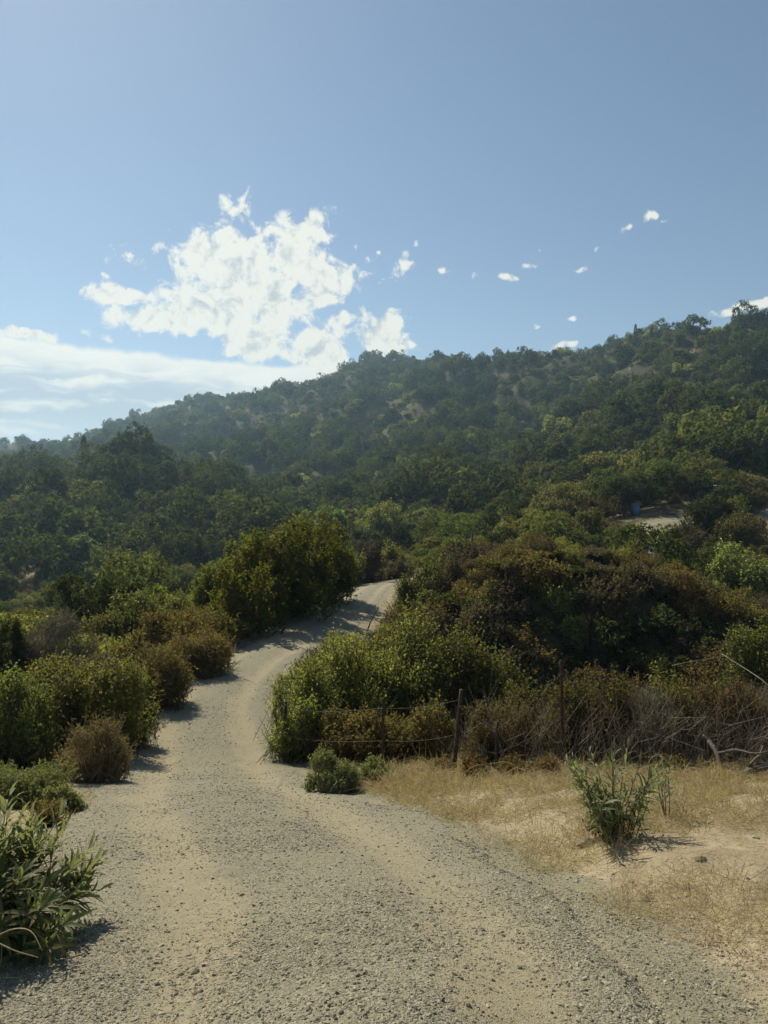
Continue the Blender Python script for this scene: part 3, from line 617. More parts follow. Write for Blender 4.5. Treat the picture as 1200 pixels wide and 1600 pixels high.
# --- brushy mound beyond the gully
for a in [
 ('coyote', 655, 36, 85, 890, 'yellow green bush at the corner where the road vanishes'),
 ('purple', 720, 44, 110, 853, 'grey purple dry brush on top of the mound'),
 ('purple', 800, 47, 130, 846, 'wide grey brown brush along the top of the mound'),
 ('purple', 880, 48, 120, 858, 'dull brown brush beside the gap to the far road'),
 ('coyote2', 745, 38, 80, 890, 'green streaked shrub on the mound face below the grey brush'),
 ('purple', 830, 40, 110, 895, 'dark brown shrub on the middle of the mound face'),
 ('buck', 905, 41, 110, 905, 'reddish brown shrub above the dark gully'),
 ('coyote', 690, 35, 90, 920, 'deep green shrub low on the mound beside the road corner'),
 ('willow', 752, 32, 60, 925, 'pale green sprig bush against the dark gully'),
 ('willow', 898, 31.2, 46, 955, 'small pale leafy sapling standing out in the dark gully'),
 ('purple', 705, 36.5, 80, 868, 'tall dry brush beside the road corner bush'),
 ('purple', 765, 36, 90, 872, 'tall grey brown brush over the gully lip'),
 ('buck', 850, 36, 90, 888, 'rusty brush bush over the middle of the gully lip'),
 ('purple', 920, 37, 90, 890, 'dull dry bush over the gully behind the reddish shrub'),
 ('purple', 985, 38, 80, 900, 'dry brush bush below the bright rounded shrub on the gully lip'),
 ('buck', 1030, 36, 80, 920, 'brown bush at the end of the gully lip'),
 ('coyote2', 690, 40, 60, 872, 'olive streaked bush behind the road corner bush'),
 ('oak', 800, 35, 150, 902, 'dark shaded shrub on the lip of the gully below the grey brush'),  # oak shrubs around the gully: dark leaf colour stands in for shade
 ('oak', 880, 34.6, 120, 935, 'dark shrub leaning over the gully behind the pale sapling'),
 ('oak', 955, 35, 130, 938, 'dark shrub under the reddish brown brush'),
 ('oak', 725, 34, 110, 925, 'shade dark leaved shrub between fence bushes and road corner'),
 ('oak', 1010, 30.5, 90, 1010, 'low dark shrub in the bottom of the gully'),
 ('oak', 850, 30, 100, 1020, 'lowest dark shrub in the gully behind the rusty post'),
 ('buck', 960, 38, 90, 935, 'rust brown brush right of the pale sapling'),
 ('coyote2', 1060, 39, 100, 915, 'green shrub below the dry hillock bush'),
 ('purple', 1010, 44, 90, 900, 'grey brown brush below the bright rounded shrub'),
 ('oak', 1065, 34.5, 120, 950, 'dark green shrub deep in the gully end'),
 ('coyote', 1180, 26, 110, 985, 'green shrub at the picture edge above the grey stems'),
 ('buckgreen', 1130, 34, 110, 950, 'brown green brush in front of the pale willow bush'),
 ('purple', 1170, 40, 110, 935, 'brown brush at the foot of the pale willow bush'),
 ('coyote', 982, 56, 64, 850, 'bright rounded shrub on the brow before the far road'),
 ('willow', 1165, 60, 115, 852, 'pale yellow green willow like bush at the picture edge'),
 ('purple', 1064, 76, 86, 818, 'rounded brown half bare bush beside the far road'),
 ('oak2', 912, 74, 60, 822, 'pair of olive bushes, the one farther from the far road'),
 ('oak', 966, 76, 62, 824, 'dark rounded bush hiding the edge of the far road'),
 ('oak', 1108, 88, 82, 769, 'dark round bush on the bank above the far road'),
 ('buckgreen', 1160, 84, 80, 800, 'dry brown slope bush above the willow like bush'),
 ('oak3', 1000, 84, 30, 826, 'low olive bush crowding the inner edge of the far road'),
 ('sumac', 1050, 66, 32, 875, 'small green bush at the lower end of the far road'),
 ]:
    plant(a[0], a[1], a[2], a[3], a[4], 'shrub', a[5], cap=11000)

# --- trees by the far road and down in the valley
for a in [
 ('oak', 985, 105, 110, 735, 'dark oak shading the blue box by the far road'),
 ('oak', 1065, 112, 95, 728, 'dark oak behind the bright bend of the far road'),
 ('oak2', 945, 112, 80, 742, 'olive oak standing before the far road turning'),
 ('oak3', 880, 108, 110, 758, 'pale dry looking shrubby tree left of the far road oaks'),
 ('hillbrown', 940, 102, 80, 775, 'brown grey dry tree in front of the far road oaks'),
 ('oak3', 1150, 118, 90, 738, 'dull olive tree behind the bright dirt patch'),
 ('hillbrown', 1185, 108, 60, 765, 'brown dry tree at the picture edge by the far road'),
 ('oak3', 1105, 128, 80, 715, 'greyish olive tree above the far road oaks'),
 ('willow', 603, 135, 88, 782, 'wide pale yellow tree down in the valley'),
 ('lime', 472, 150, 34, 797, 'bright green valley tree nearest the tall bush'),
 ('lime', 505, 152, 40, 794, 'bright lime green tree in the valley between darker trees'),
 ('lime', 530, 154, 26, 797, 'narrow lime green tree beside the dark valley oaks'),
 ('oak', 640, 118, 60, 815, 'dark oak below the wide pale valley tree'),
 ('oak', 575, 120, 80, 825, 'dark oak in front of the wide pale valley tree'),
 ('oak', 690, 122, 80, 800, 'dark valley oak right of the wide pale tree'),
 ('oak2', 750, 118, 80, 800, 'olive tree above the brushy mound'),
 ('oak', 820, 122, 80, 780, 'dark oak rising over the grey mound brush'),
 ('oak2', 770, 98, 70, 828, 'olive shrub tree just over the mound top'),
 ('oak3', 690, 90, 70, 840, 'light olive shrub tree behind the road corner bush'),
 ('coyote', 720, 72, 60, 838, 'yellow green shrub topping the mound near its post'),
 ('oak', 830, 96, 60, 822, 'dark green shrub tree behind the grey mound brush'),
 ]:
    plant(a[0], a[1], a[2], a[3], a[4], 'tree', a[5], 'tree', trunk=.16, cap=9000, crownname='crown')

# ------------------------------------------------------------------ long leaved plants whose leaves show one by one
def leaf_shape(name, L, W, curl, fold, mat):
    V, Q, T = leaves(np.zeros((1, 3)), np.array([[1., 0, 0]]), np.array([[0, 0, 1.]]), L, W, fold, curl, True)
    return np_mesh(name, V, Q, T, [mat], None, True)
LEAFM = [leaf_shape('leaf', 1.0, w, c, f, M['mule']) for w, c, f in ((.12,.06,.12),(.14,.14,.2),(.12,.22,.15),(.15,.02,.25))]
def long_leaf_plant(name, u, Y, label, shoots, leafL, per, single, seed, cat='plant', twig='twig_dark'):
    """shoots: (dx, dy, tip dx, tip dy, tip z) in metres from the plant's foot"""
    from mathutils import Matrix
    r = np.random.default_rng(seed); X = (u-600)/F*Y; z = h1(X, Y); e = link(name, None, None, (X, Y, z)); tag(e, label, cat)
    B = Bag(); rest = []; count = 0; cand = []
    for (ax, ay, bx, by, bz) in shoots:
        p = catmull([(ax, ay, -.04), (ax*.5+bx*.5+r.normal()*.02, ay*.5+by*.5+r.normal()*.02, bz*.55), (bx, by, bz)], 6)
        B.add(*tube(p, np.linspace(.0045, .0016, len(p)), 5))
        d = unit(p[-1]-p[-4]); s_, u_ = frame(d[None]); s_, u_ = s_[0], u_[0]
        for i in range(per):
            t = .28+.72*i/(per-1); q = p[int(t*(len(p)-1))]; a = i*2.4+r.uniform(-.3, .3)
            o = s_*math.cos(a)+u_*math.sin(a); op = .92-.48*t**2; dd = unit(d*(1-op)+o*op+np.array([0, 0, .12])+r.normal(size=3)*.1)
            cand.append((q, dd, unit(d*.8+np.array([0, 0, .5])-dd*.2), leafL*(.6+.5*r.random())*(1 if t < .9 else .75), t))
    order = r.permutation(len(cand)); 
    for n_, i in enumerate(order):
        q, dd, nn, L, t = cand[i]
        if n_ < single:
            o = link('leaf', LEAFM[r.integers(4)], e); S = unit(np.cross(nn, dd)); U = np.cross(dd, S)
            m = Matrix(((dd[0], S[0], U[0]), (dd[1], S[1], U[1]), (dd[2], S[2], U[2]))).to_4x4(); m.translation = Vector(q)
            o.matrix_local = m @ Matrix.Scale(L, 4)
        else: rest.append((q, dd, nn, L))
    if rest:
        V, Q, T = leaves(np.array([a[0] for a in rest]), np.array([a[1] for a in rest]), np.array([a[2] for a in rest]), np.array([a[3] for a in rest]), np.array([a[3]*.17 for a in rest]), .15, .12, True)
        o = link('foliage', np_mesh('foliage', V, Q, T, [M['mule']], None, True), e); tag(o, None, None, None, 'stuff')
    link('stem', B.mesh('stem', [M[twig]]), e); return e
r_ = np.random.default_rng(3)
sh = []
for i in range(60):     # the big plant at the lower corner: shoots fan out over the gravel
    a = r_.uniform(-.55, .5); k = r_.random(); top = .22+.44*r_.random()
    sh.append((r_.normal()*.06-.05, r_.normal()*.10+.05, -.30+.58*k+r_.normal()*.03, -.15+.75*r_.random(), top*(1.05-.72*k**1.4)))
long_leaf_plant('sagebrush', 12, 3.25, 'large long leaved grey green plant leaning over the gravel at the lower corner', sh, .15, 26, 300, 21)
sh = []
for i in range(15):
    x = r_.uniform(-.33, .31); sh.append((x*.18, r_.normal()*.03, x, r_.normal()*.10, .66-.55*abs(x+.02)-.10*r_.random()))
for i in range(9):
    x = r_.uniform(-.32, .28); sh.append((x*.3, r_.normal()*.03, x*1.1, r_.normal()*.12-.03, .28+.16*r_.random()))
long_leaf_plant('sapling', 967, 5.05, 'young long leaved green plant growing on the straw verge', sh, .13, 22, 300, 22)
sh = [(r_.normal()*.02, r_.normal()*.02, r_.uniform(-.09, .10), r_.normal()*.05, .40-.12*r_.random()) for i in range(5)]
long_leaf_plant('sapling', 1040, 5.7, 'thin single stemmed sprout beside the young long leaved plant', sh, .12, 17, 85, 23)

# ------------------------------------------------------------------ fence, sticks, dead wood
def build_fence():
    e = link('wire_fence', None, None, (0, 0, 0)); tag(e, 'old wire fence of thin rusty posts half swallowed by the bushes', 'fence')
    # foot u, distance, top u, top v, radius, material
    P = [(446,14.2,446,1096,.032,'post_wood'),(598,12.0,599,1092,.022,'rust'),(707,11.6,721,1078,.034,'post_wood'),(772,10.9,777,1128,.020,'post_wood'),(880,11.3,877,1032,.024,'rust'),(1080,11.3,1078,1120,.022,'rust'),(1260,11.2,1262,1060,.022,'rust')]
    tops = []
    for i, (u, Y, ut, vt, rad, mt) in enumerate(P):
        X = (u-600)/F*Y; z = h1(X, Y); Xt = (ut-600)/F*Y; zt = CZ+(800-vt)/F*Y
        r = np.random.default_rng(i); n = 7; path = np.linspace([X, Y, z-.25], [Xt, Y+.02, zt], n)+r.normal(size=(n, 3))*.004
        B = Bag()
        if mt == 'rust':     # T section: flange and web
            for (w, d, ox, oy) in ((rad*1.0, .004, 0, 0), (.004, rad*.8, 0, rad*.8)):
                V = []; 
                for p in path: V += [p+[-w+ox, -d+oy, 0], p+[w+ox, -d+oy, 0], p+[w+ox, d+oy, 0], p+[-w+ox, d+oy, 0]]
                Q = [(j*4+k, j*4+(k+1) % 4, j*4+4+(k+1) % 4, j*4+4+k) for j in range(n-1) for k in range(4)]+[(3, 2, 1, 0), (n*4-4, n*4-3, n*4-2, n*4-1)]
                B.add(np.array(V), np.array(Q))
        else: B.add(*tube(path, rad*np.linspace(1.1, .85, n), 7, .12, r))
        link('post', B.mesh('post', [M[mt]]), e); tops.append((path[1], path[-1]))
    for lv in (.88, .45):
        pts = []
        for a, b in tops:
            pts.append(a*(1-lv)+b*lv+np.array([0, -.03, 0]))
        W = []
        for i in range(len(pts)-1):
            for t in np.linspace(0, 1, 10, endpoint=False): q = pts[i]*(1-t)+pts[i+1]*t; q = q-np.array([0, 0, .05*math.sin(math.pi*t)]); W.append(q)
        W.append(pts[-1]); B = Bag(); B.add(*tube(W, .0022, 4)); link('wire', B.mesh('wire', [M['wire']]), e)
build_fence()
def stick_thing(name, label, cat, paths, mat, group=None):
    """paths: list of (pixel path [(u, v, Y)], r0, r1); the first is the main stem, the others its branches"""
    e = None; o0 = None
    for i, (pp, r0, r1) in enumerate(paths):
        w = np.array([pt(*p) for p in pp]); 
        if o0 is None: o0 = w[0].copy(); e = link(name, None, None, tuple(o0)); tag(e, label, cat, group)
        c = catmull(w-o0, 5); B = Bag(); B.add(*tube(c, np.linspace(r0, r1, len(c)), 6, .18, np.random.default_rng(i+len(label)))); link('trunk' if i == 0 else 'branch', B.mesh('branch', [M[mat]], True), e)
    return e
stick_thing('dead_branch', 'dark weathered dead branch propped at the edge of the straw slope', 'dead wood', [
 ([(1134,1236,10.2),(1128,1205,10.3),(1119,1175,10.5),(1108,1158,10.7)], .05, .03), ([(1120,1178,10.5),(1150,1172,10.3),(1180,1178,10.1),(1215,1170,10.0)], .026, .012),
 ([(1125,1195,10.4),(1160,1205,10.2),(1200,1198,10.0)], .022, .01), ([(1110,1160,10.7),(1098,1148,10.8)], .022, .01)], 'dead_wood')
stick_thing('dead_log', 'knotty dead limbs lying at the picture edge by the fence', 'dead wood', [
 ([(1108,1240,9.9),(1140,1226,10.0),(1170,1205,10.1),(1225,1190,10.2)], .045, .05), ([(1150,1222,10.0),(1162,1240,9.8)], .03, .012), ([(1160,1212,10.1),(1185,1182,10.2),(1210,1176,10.3)], .026, .014),
 ([(1175,1206,10.1),(1200,1222,9.9),(1225,1226,9.8)], .03, .02), ([(1180,1200,10.1),(1192,1165,10.4)], .02, .008)], 'dead_wood')
stick_thing('fallen_branch', 'pale bare branch lying in front of the brown thicket', 'branch', [
 ([(1058,1226,10.6),(1072,1210,10.8),(1086,1200,11.0),(1093,1186,11.2)], .022, .016), ([(1086,1200,11.0),(1078,1182,11.3),(1066,1176,11.5)], .012, .005), ([(1093,1186,11.2),(1096,1166,11.4)], .010, .004)], 'twig_grey')
stick_thing('leaning_stick', 'thin dark stick leaning beside the road under the corner bush', 'stick', [([(574,985,27.5),(582,965,27.8),(592,948,28)], .03, .015)], 'post_wood')
stick_thing('bare_cane', 'long bare cane slanting out of the thicket over the gully', 'stick', [([(1050,1040,17),(1090,1032,17),(1135,1025,17.2)], .008, .005)], 'twig_grey')
stick_thing('bare_cane', 'arching pale cane reaching down the thicket at the picture edge', 'stick', [([(1128,1022,16.5),(1160,1042,15.8),(1190,1062,15),(1215,1085,14.5)], .0075, .005)], 'twig_grey')
stick_thing('dry_stalk', 'curved dry stalk arching over the gravel from the corner plant', 'stalk', [([(-10,1465,3.0),(20,1452,3.0),(48,1455,2.95),(66,1485,2.9)], .0028, .0016)], 'twig_straw')
stick_thing('dry_stalk', 'straight dry stalk lying at the foot of the corner plant', 'stalk', [([(-10,1470,2.8),(25,1486,2.8),(60,1496,2.85)], .0026, .0016)], 'twig_straw')
for i, (u, Y, vt, lab) in enumerate([(1027,73,884,'short dark marker post at the lower end of the far road'),(1037,76,872,'taller dark marker post beside the far road'),(1046,84,834,'thin post at the edge of the far road below the bright bend'),(737,62,833,'dark post standing out of the mound brush')]):
    X = (u-600)/F*Y; z = h1(X, Y); zt = CZ+(800-vt)/F*Y; B = Bag(); n = 5
    B.add(*tube(np.linspace([0, 0, -.2], [.03, 0, max(.7, zt-z)], n), np.full(n, .07)*np.linspace(1.1, .9, n), 7, .08, rng)); o = link('marker_post', B.mesh('marker_post', [M['post_wood']]), None, (X, Y, z)); tag(o, lab, 'post')

# arching pale stems and twig litter around the fence foot
def straw_stems():
    r = np.random.default_rng(11); B = Bag()
    for i in range(330):
        u = r.uniform(590, 1110); Y = 12.4-3.4*r.random()**1.6 if u > 720 else 11.8-2.8*r.random(); X = (u-600)/F*Y
        if road_d(np.array([X]), np.array([Y]))[0][0] < .25: continue
        z = h1(X, Y); a = r.uniform(0, 2*np.pi); L = r.uniform(.2, .8); hh = r.uniform(.0, .22)*r.random()+.02; q = np.array([X, Y, z-.02])
        dx, dy = math.cos(a)*L, math.sin(a)*L*.6; e2 = np.array([X+dx, Y+dy, 0]); e2[2] = h1(e2[0], e2[1])+r.uniform(0, .32)*r.random()
        m = (q+e2)/2+np.array([r.normal()*.05, r.normal()*.05, hh]); c = catmull([q, m, e2], 4); B.add(*tube(c, np.linspace(.0052, .0026, len(c)), 4))
    o = link('dry_stems', B.mesh('dry_stems', [M['twig_straw']])); tag(o, 'tangled pale dry stems lying along the foot of the fence', 'dry stems', None, 'stuff')
straw_stems()
def thicket():
    r = np.random.default_rng(17); n = 3600; u = np.concatenate([r.uniform(720, 1260, n*2//3), r.uniform(950, 1260, n-n*2//3)]); Y = 10.7+3.2*r.random(n)**.8; X = (u-600)/F*Y; z = H(X, Y)
    h = r.uniform(.4, 1.35, n)*np.clip(.7+.5*fbm(X/.8, Y/.8, 71, 2)+.3, .5, 1.15); d = unit(np.stack([r.normal(size=n)*.38, r.normal(size=n)*.3, np.ones(n)], -1)); A = np.stack([X, Y, z-.05], -1); m = A+d*(h*.6)[:, None]
    d2 = unit(d+r.normal(size=(n, 3))*.45); E = m+d2*(h*.4)[:, None]; E2 = m+unit(d+r.normal(size=(n, 3))*.6)*(h*.3)[:, None]; w = r.uniform(.0016, .0042, n); B = Bag()
    g = r.random(n) < .62
    for sel, k in ((g, 0), (~g, 1)):
        for a, b, f in ((A, m, 1.0), (m, E, .7), (m, E2, .55)): B.add(*twigs(a[sel], b[sel], w[sel]*f, w[sel]*f*.65), m=k)
    o = link('bare_twigs', B.mesh('bare_twigs', [M['twig_grey'], M['twig_dark']])); tag(o, 'bare upright twigs of the thicket along the fence', 'twigs', None, 'stuff')
thicket()
def dry_grass():
    r = np.random.default_rng(12); n = 95000
    Y = 2.4+11.0*r.random(n)**.8; u = r.uniform(440, 1290, n); X = (u-600)/F*Y
    e, _ = road_d(X, Y); d = 1.35*fbm(X/.55, Y/.55, 21, 4); mound = np.exp(-((u-650)/75)**2-((Y-9.8)/1.6)**2)
    k = (e > .12)*(sstep(d+.45*sstep(e, .1, 1.6)+mound*.9-.2*(u > 1000)*(Y < 9), -.30, .55) > r.random(n))*(Y < 13.2); X, Y, mound = X[k.astype(bool)], Y[k.astype(bool)], mound[k.astype(bool)]
    n = len(X); z = H(X, Y); P = np.stack([X, Y, z-.01], -1); a = r.uniform(0, 2*np.pi, n); tilt = r.random(n)**.55
    D = np.stack([np.cos(a)*tilt, np.sin(a)*tilt, 1.03-tilt*.93], -1); D = unit(D); L = r.uniform(.04, .17, n)*(1+.9*mound); L = np.where(r.random(n) < .04, L*2.2, L)
    px = np.hypot(X, Y)/745; W = np.maximum(.0026, .5*px)
    V, Q = leaves(P, D, unit(r.normal(size=(n, 3))+np.array([0, 0, .5])), L, W, .1, .25)
    V2, Q2 = leaves(P+D*(L*.55)[:, None]+np.array([0, 0, .004]), unit(D*np.array([1, 1, .1])+r.normal(size=(n, 3))*.2), unit(r.normal(size=(n, 3))+np.array([0, 0, .5])), L*.7, W*.8, .1, .3)
    B = Bag(); B.add(V, Q); B.add(V2, Q2); o = link('dry_grass', B.mesh('dry_grass', [M['straw']])); tag(o, 'flattened straw coloured dry grass on the verge', 'dry grass', None, 'stuff')
    B = Bag()
    for i in range(150):
        u = r.uniform(590, 1260); Y = 12.4-7.6*r.random()**1.7; X = (u-600)/F*Y
        if road_d(np.array([X]), np.array([Y]))[0][0] < .3: continue
        m = r.integers(14, 42); P = np.stack([X+r.normal(size=m)*.07, Y+r.normal(size=m)*.07, np.zeros(m)], -1); P[:, 2] = h1(X, Y)-.01
        D = unit(np.stack([r.normal(size=m)*.45, r.normal(size=m)*.45, np.ones(m)], -1)); L = r.uniform(.10, .30, m); W = max(.0022, .42*Y/745)
        B.add(*leaves(P, D, unit(r.normal(size=(m, 3))), L, W, .1, .45))
    o = link('grass_tufts', B.mesh('grass_tufts', [M['straw']])); tag(o, 'standing tufts of bleached grass scattered over the verge', 'dry grass', None, 'stuff')
dry_grass()
def edge_grass():
    r = np.random.default_rng(14); n = 90000; Y = 3+20*r.random(n); X = -7.5+7*r.random(n); e, _ = road_d(X, Y)
    k = (e > -.05)*(e < 1.3)*(X < -.9)*(r.random(n) < .8*sstep(fbm(X/.6, Y/.6, 31, 3), -.1, .4)); k = k.astype(bool); X, Y = X[k], Y[k]; n = len(X)
    P = np.stack([X, Y, H(X, Y)-.01], -1); a = r.uniform(0, 2*np.pi, n); D = unit(np.stack([np.cos(a)*.7, np.sin(a)*.7, r.uniform(.2, 1, n)], -1)); L = r.uniform(.05, .16, n); W = np.maximum(.003, .5*np.hypot(X, Y)/745)
    V, Q = leaves(P, D, unit(r.normal(size=(n, 3))), L, W, .1, .2); o = link('dry_grass', np_mesh('dry_grass', V, Q, None, [M['straw']])); tag(o, 'sparse dry weeds between the gravel and the bank bushes', 'dry grass', None, 'stuff')
edge_grass()

# ------------------------------------------------------------------ instancing masses
def scatter(name, P, rot, scl, idx, sources, label, cat):
    me = bpy.data.meshes.new(name); me.vertices.add(len(P)); me.vertices.foreach_set('co', np.asarray(P, np.float32).ravel())
    a = me.attributes.new('rot', 'FLOAT_VECTOR', 'POINT'); a.data.foreach_set('vector', np.asarray(rot, np.float32).ravel())
    a = me.attributes.new('scl', 'FLOAT_VECTOR', 'POINT'); a.data.foreach_set('vector', np.asarray(scl, np.float32).ravel())
    a = me.attributes.new('idx', 'INT', 'POINT'); a.data.foreach_set('value', np.asarray(idx, np.int32))
    o = link(name, me); g = bpy.data.node_groups.new(name, 'GeometryNodeTree')
    g.interface.new_socket('Geometry', in_out='INPUT', socket_type='NodeSocketGeometry'); g.interface.new_socket('Geometry', in_out='OUTPUT', socket_type='NodeSocketGeometry')
    n = g.nodes; gi = n.new('NodeGroupInput'); go = n.new('NodeGroupOutput'); ip = n.new('GeometryNodeInstanceOnPoints'); ti = n.new('GeometryNodeGeometryToInstance')
    for s in reversed(sources):
        oi = n.new('GeometryNodeObjectInfo'); oi.transform_space = 'ORIGINAL'; oi.inputs['Object'].default_value = s; oi.inputs['As Instance'].default_value = False
        g.links.new(oi.outputs['Geometry'], ti.inputs[0])
    def attr(nm, t):
        q = n.new('GeometryNodeInputNamedAttribute'); q.data_type = t; q.inputs['Name'].default_value = nm; return q.outputs['Attribute']
    er = n.new('FunctionNodeEulerToRotation'); g.links.new(attr('rot', 'FLOAT_VECTOR'), er.inputs[0])
    g.links.new(gi.outputs[0], ip.inputs['Points']); g.links.new(ti.outputs[0], ip.inputs['Instance']); ip.inputs['Pick Instance'].default_value = True
    g.links.new(attr('idx', 'INT'), ip.inputs['Instance Index']); g.links.new(er.outputs[0], ip.inputs['Rotation']); g.links.new(attr('scl', 'FLOAT_VECTOR'), ip.inputs['Scale'])
    g.links.new(ip.outputs[0], go.inputs[0]); md = o.modifiers.new('scatter', 'NODES'); md.node_group = g
    tag(o, label, cat, None, 'stuff'); return o

# stones: a few larger ones lie on their own, the gravel is a mass
def stone_mesh(seed, flat):
    import bmesh
    bm = bmesh.new(); bmesh.ops.create_icosphere(bm, subdivisions=1, radius=1.0); r = np.random.default_rng(seed)
    for v in bm.verts: v.co = Vector((v.co.x*(1+r.uniform(-.3, .3)), v.co.y*(.75+r.uniform(-.25, .25)), v.co.z*flat*(1+r.uniform(-.25, .25))))
    me = bpy.data.meshes.new('stone'); bm.to_mesh(me); bm.free(); me.materials.append(M['stone']); return me
STONES = []
for i, (u, Y, s, lab) in enumerate([(918,5.25,.075,'pale squarish rock half sunk in the straw behind the sapling'),(1005,5.0,.05,'small flat stone beside the foot of the long leaved sapling'),(1180,5.1,.03,'dark stone alone on the straw slope at the picture edge'),
  (648,3.35,.022,'small dark pebble standing out on the tan wheel track'),(1010,3.9,.03,'grey stone at the border of gravel and straw'),(1095,4.3,.035,'light stone low on the straw slope'),(305,3.0,.024,'dark pebble in the gravel in front of the corner plant')]):
    X = (u-600)/F*Y; e, l = road_d(np.array([X]), np.array([Y])); z = h1(X, Y) if e[0] > 0 else float(road_surface(np.array([X]), np.array([Y]), l)[0])
    o = link('stone', stone_mesh(i, .6), None, (X, Y, z+s*.12), i*1.3); o.scale = (s, s, s); tag(o, lab, 'stone'); STONES.append(o)
def gravel():
    r = np.random.default_rng(15); n = 480000; Y = 2.0*np.exp(r.random(n)*math.log(15.0)); X = r.uniform(-.62, .62, n)*Y; e, lat = road_d(X, Y)
    dens = np.where(e < 0, .75, np.clip(.75-e/.9, 0, 1)+.05); tr_ = np.exp(-((lat-.52)/.22)**2)*(e < 0); pat = fbm(X/.8, Y/.8, 41, 4)
    k = r.random(n) < dens*(1-.45*tr_)*(.30+.9*sstep(pat, -.35, .45)); X, Y, e, lat = X[k], Y[k], e[k], lat[k]; n = len(X)
    # the lateral sign does not matter: the surface is symmetric
    z = np.where(e < .12, np.maximum(road_surface(X, Y, lat), H(X, Y)), H(X, Y)); s = np.clip(.0025*np.exp(np.abs(r.normal(size=n))**1.2*.52), .0016, .013)*np.clip(.75+Y/17, .8, 1.9)
    rot = np.stack([r.normal(size=n)*.35, r.normal(size=n)*.35, r.uniform(0, 6.28, n)], -1); S = np.stack([s*r.uniform(.8, 1.4, n), s*r.uniform(.8, 1.2, n), s*r.uniform(.7, 1.2, n)], -1)
    scatter('gravel', np.stack([X, Y, z+s*.12], -1), rot, S, r.integers(0, 7, n), STONES, 'loose grey gravel strewn over the dirt road', 'gravel')
gravel()

# ------------------------------------------------------------------ hillside trees
def hill_tree(kind, rx, h, seed, nl, leaf):
    r = np.random.default_rng(seed); mt = M[KIND[kind][0]]; k = 30; C, S = dome_lobes(r, k, rx, rx, h*.80, .30); C[:, 2] += h*.12
    V, Q, a, b = crown(r, C, S, nl, leaf, leaf*.7, .35, 6, leaf*1.1, .75, .8, .1, .9); B = Bag(); B.add(V, Q, None, 0)
    L = limbs(r, C, .035*h, h, h*.3, 5, .15, 7)
    B.add(np.vstack(L.V), np.vstack(L.Q), np.vstack(L.T), 1); return B.mesh('oak_tree', [mt, M['bark']])
def conifer_mesh(h, w, seed):
    r = np.random.default_rng(seed); B = Bag(); B.add(*tube(np.linspace([0, 0, -.4], [0, 0, h*.96], 8), np.linspace(.035*h*.6, .01, 8), 6), m=1); n = 60
    for i in range(n):
        t = .12+.86*i/n; L = w*(1-t)**.8*r.uniform(.7, 1.15)+.15; a = i*2.4; d = np.array([math.cos(a), math.sin(a), .05-.12*r.random()]); p0 = np.array([0, 0, t*h]); m = 22
        tt = r.random(m)**.7; P = p0+d*L*tt[:, None]+r.normal(size=(m, 3))*.08*L; D = unit(d+r.normal(size=(m, 3))*.45); B.add(*leaves(P, D, np.tile([[0, 0, 1.]], (m, 1)), .16*w+.15, .10*w+.08, .2, .1), m=0)
    return B.mesh('pine_tree', [M['pine'], M['bark']])
TREES = [('oak',4.2,6.8),('oak',3.4,5.6),('oak',4.8,7.4),('oak2',3.9,6.0),('oak2',3.0,4.6),('oak3',3.0,4.2),('oak3',2.3,3.0),('hillbrown',2.2,2.6),('oak',3.6,6.6),('willow',3.4,4.6),('oak2',2.7,3.6),('oak3',2.3,2.9),('oak',2.6,3.8)]
TM = [hill_tree(k, rx, h, 300+i, *((5200, .20) if i > 9 else (2400, .50) if h > 4 else (1500, .38))) for i, (k, rx, h) in enumerate(TREES)]
def candidate_points():
    """jittered grid thinned to the near slopes of the hills, inside a fan wider than the view"""
    r = np.random.default_rng(31); out = []
    for (r0, r1, sp) in ((62, 200, 6.0), (200, 480, 7.8), (480, 1000, 8.8), (1000, 1500, 12)):
        xs = np.arange(-r1*.72, r1*.72, sp); ys = np.arange(r0*.7, r1, sp); X, Y = np.meshgrid(xs, ys); X = X.ravel()+r.uniform(-.5, .5, X.size)*sp; Y = Y.ravel()+r.uniform(-.5, .5, Y.size)*sp
        rr = np.hypot(X, Y); k = (rr > r0)*(rr <= r1)*(np.abs(X) < Y*.70); out.append(np.stack([X[k], Y[k]], -1))
    return np.vstack(out)
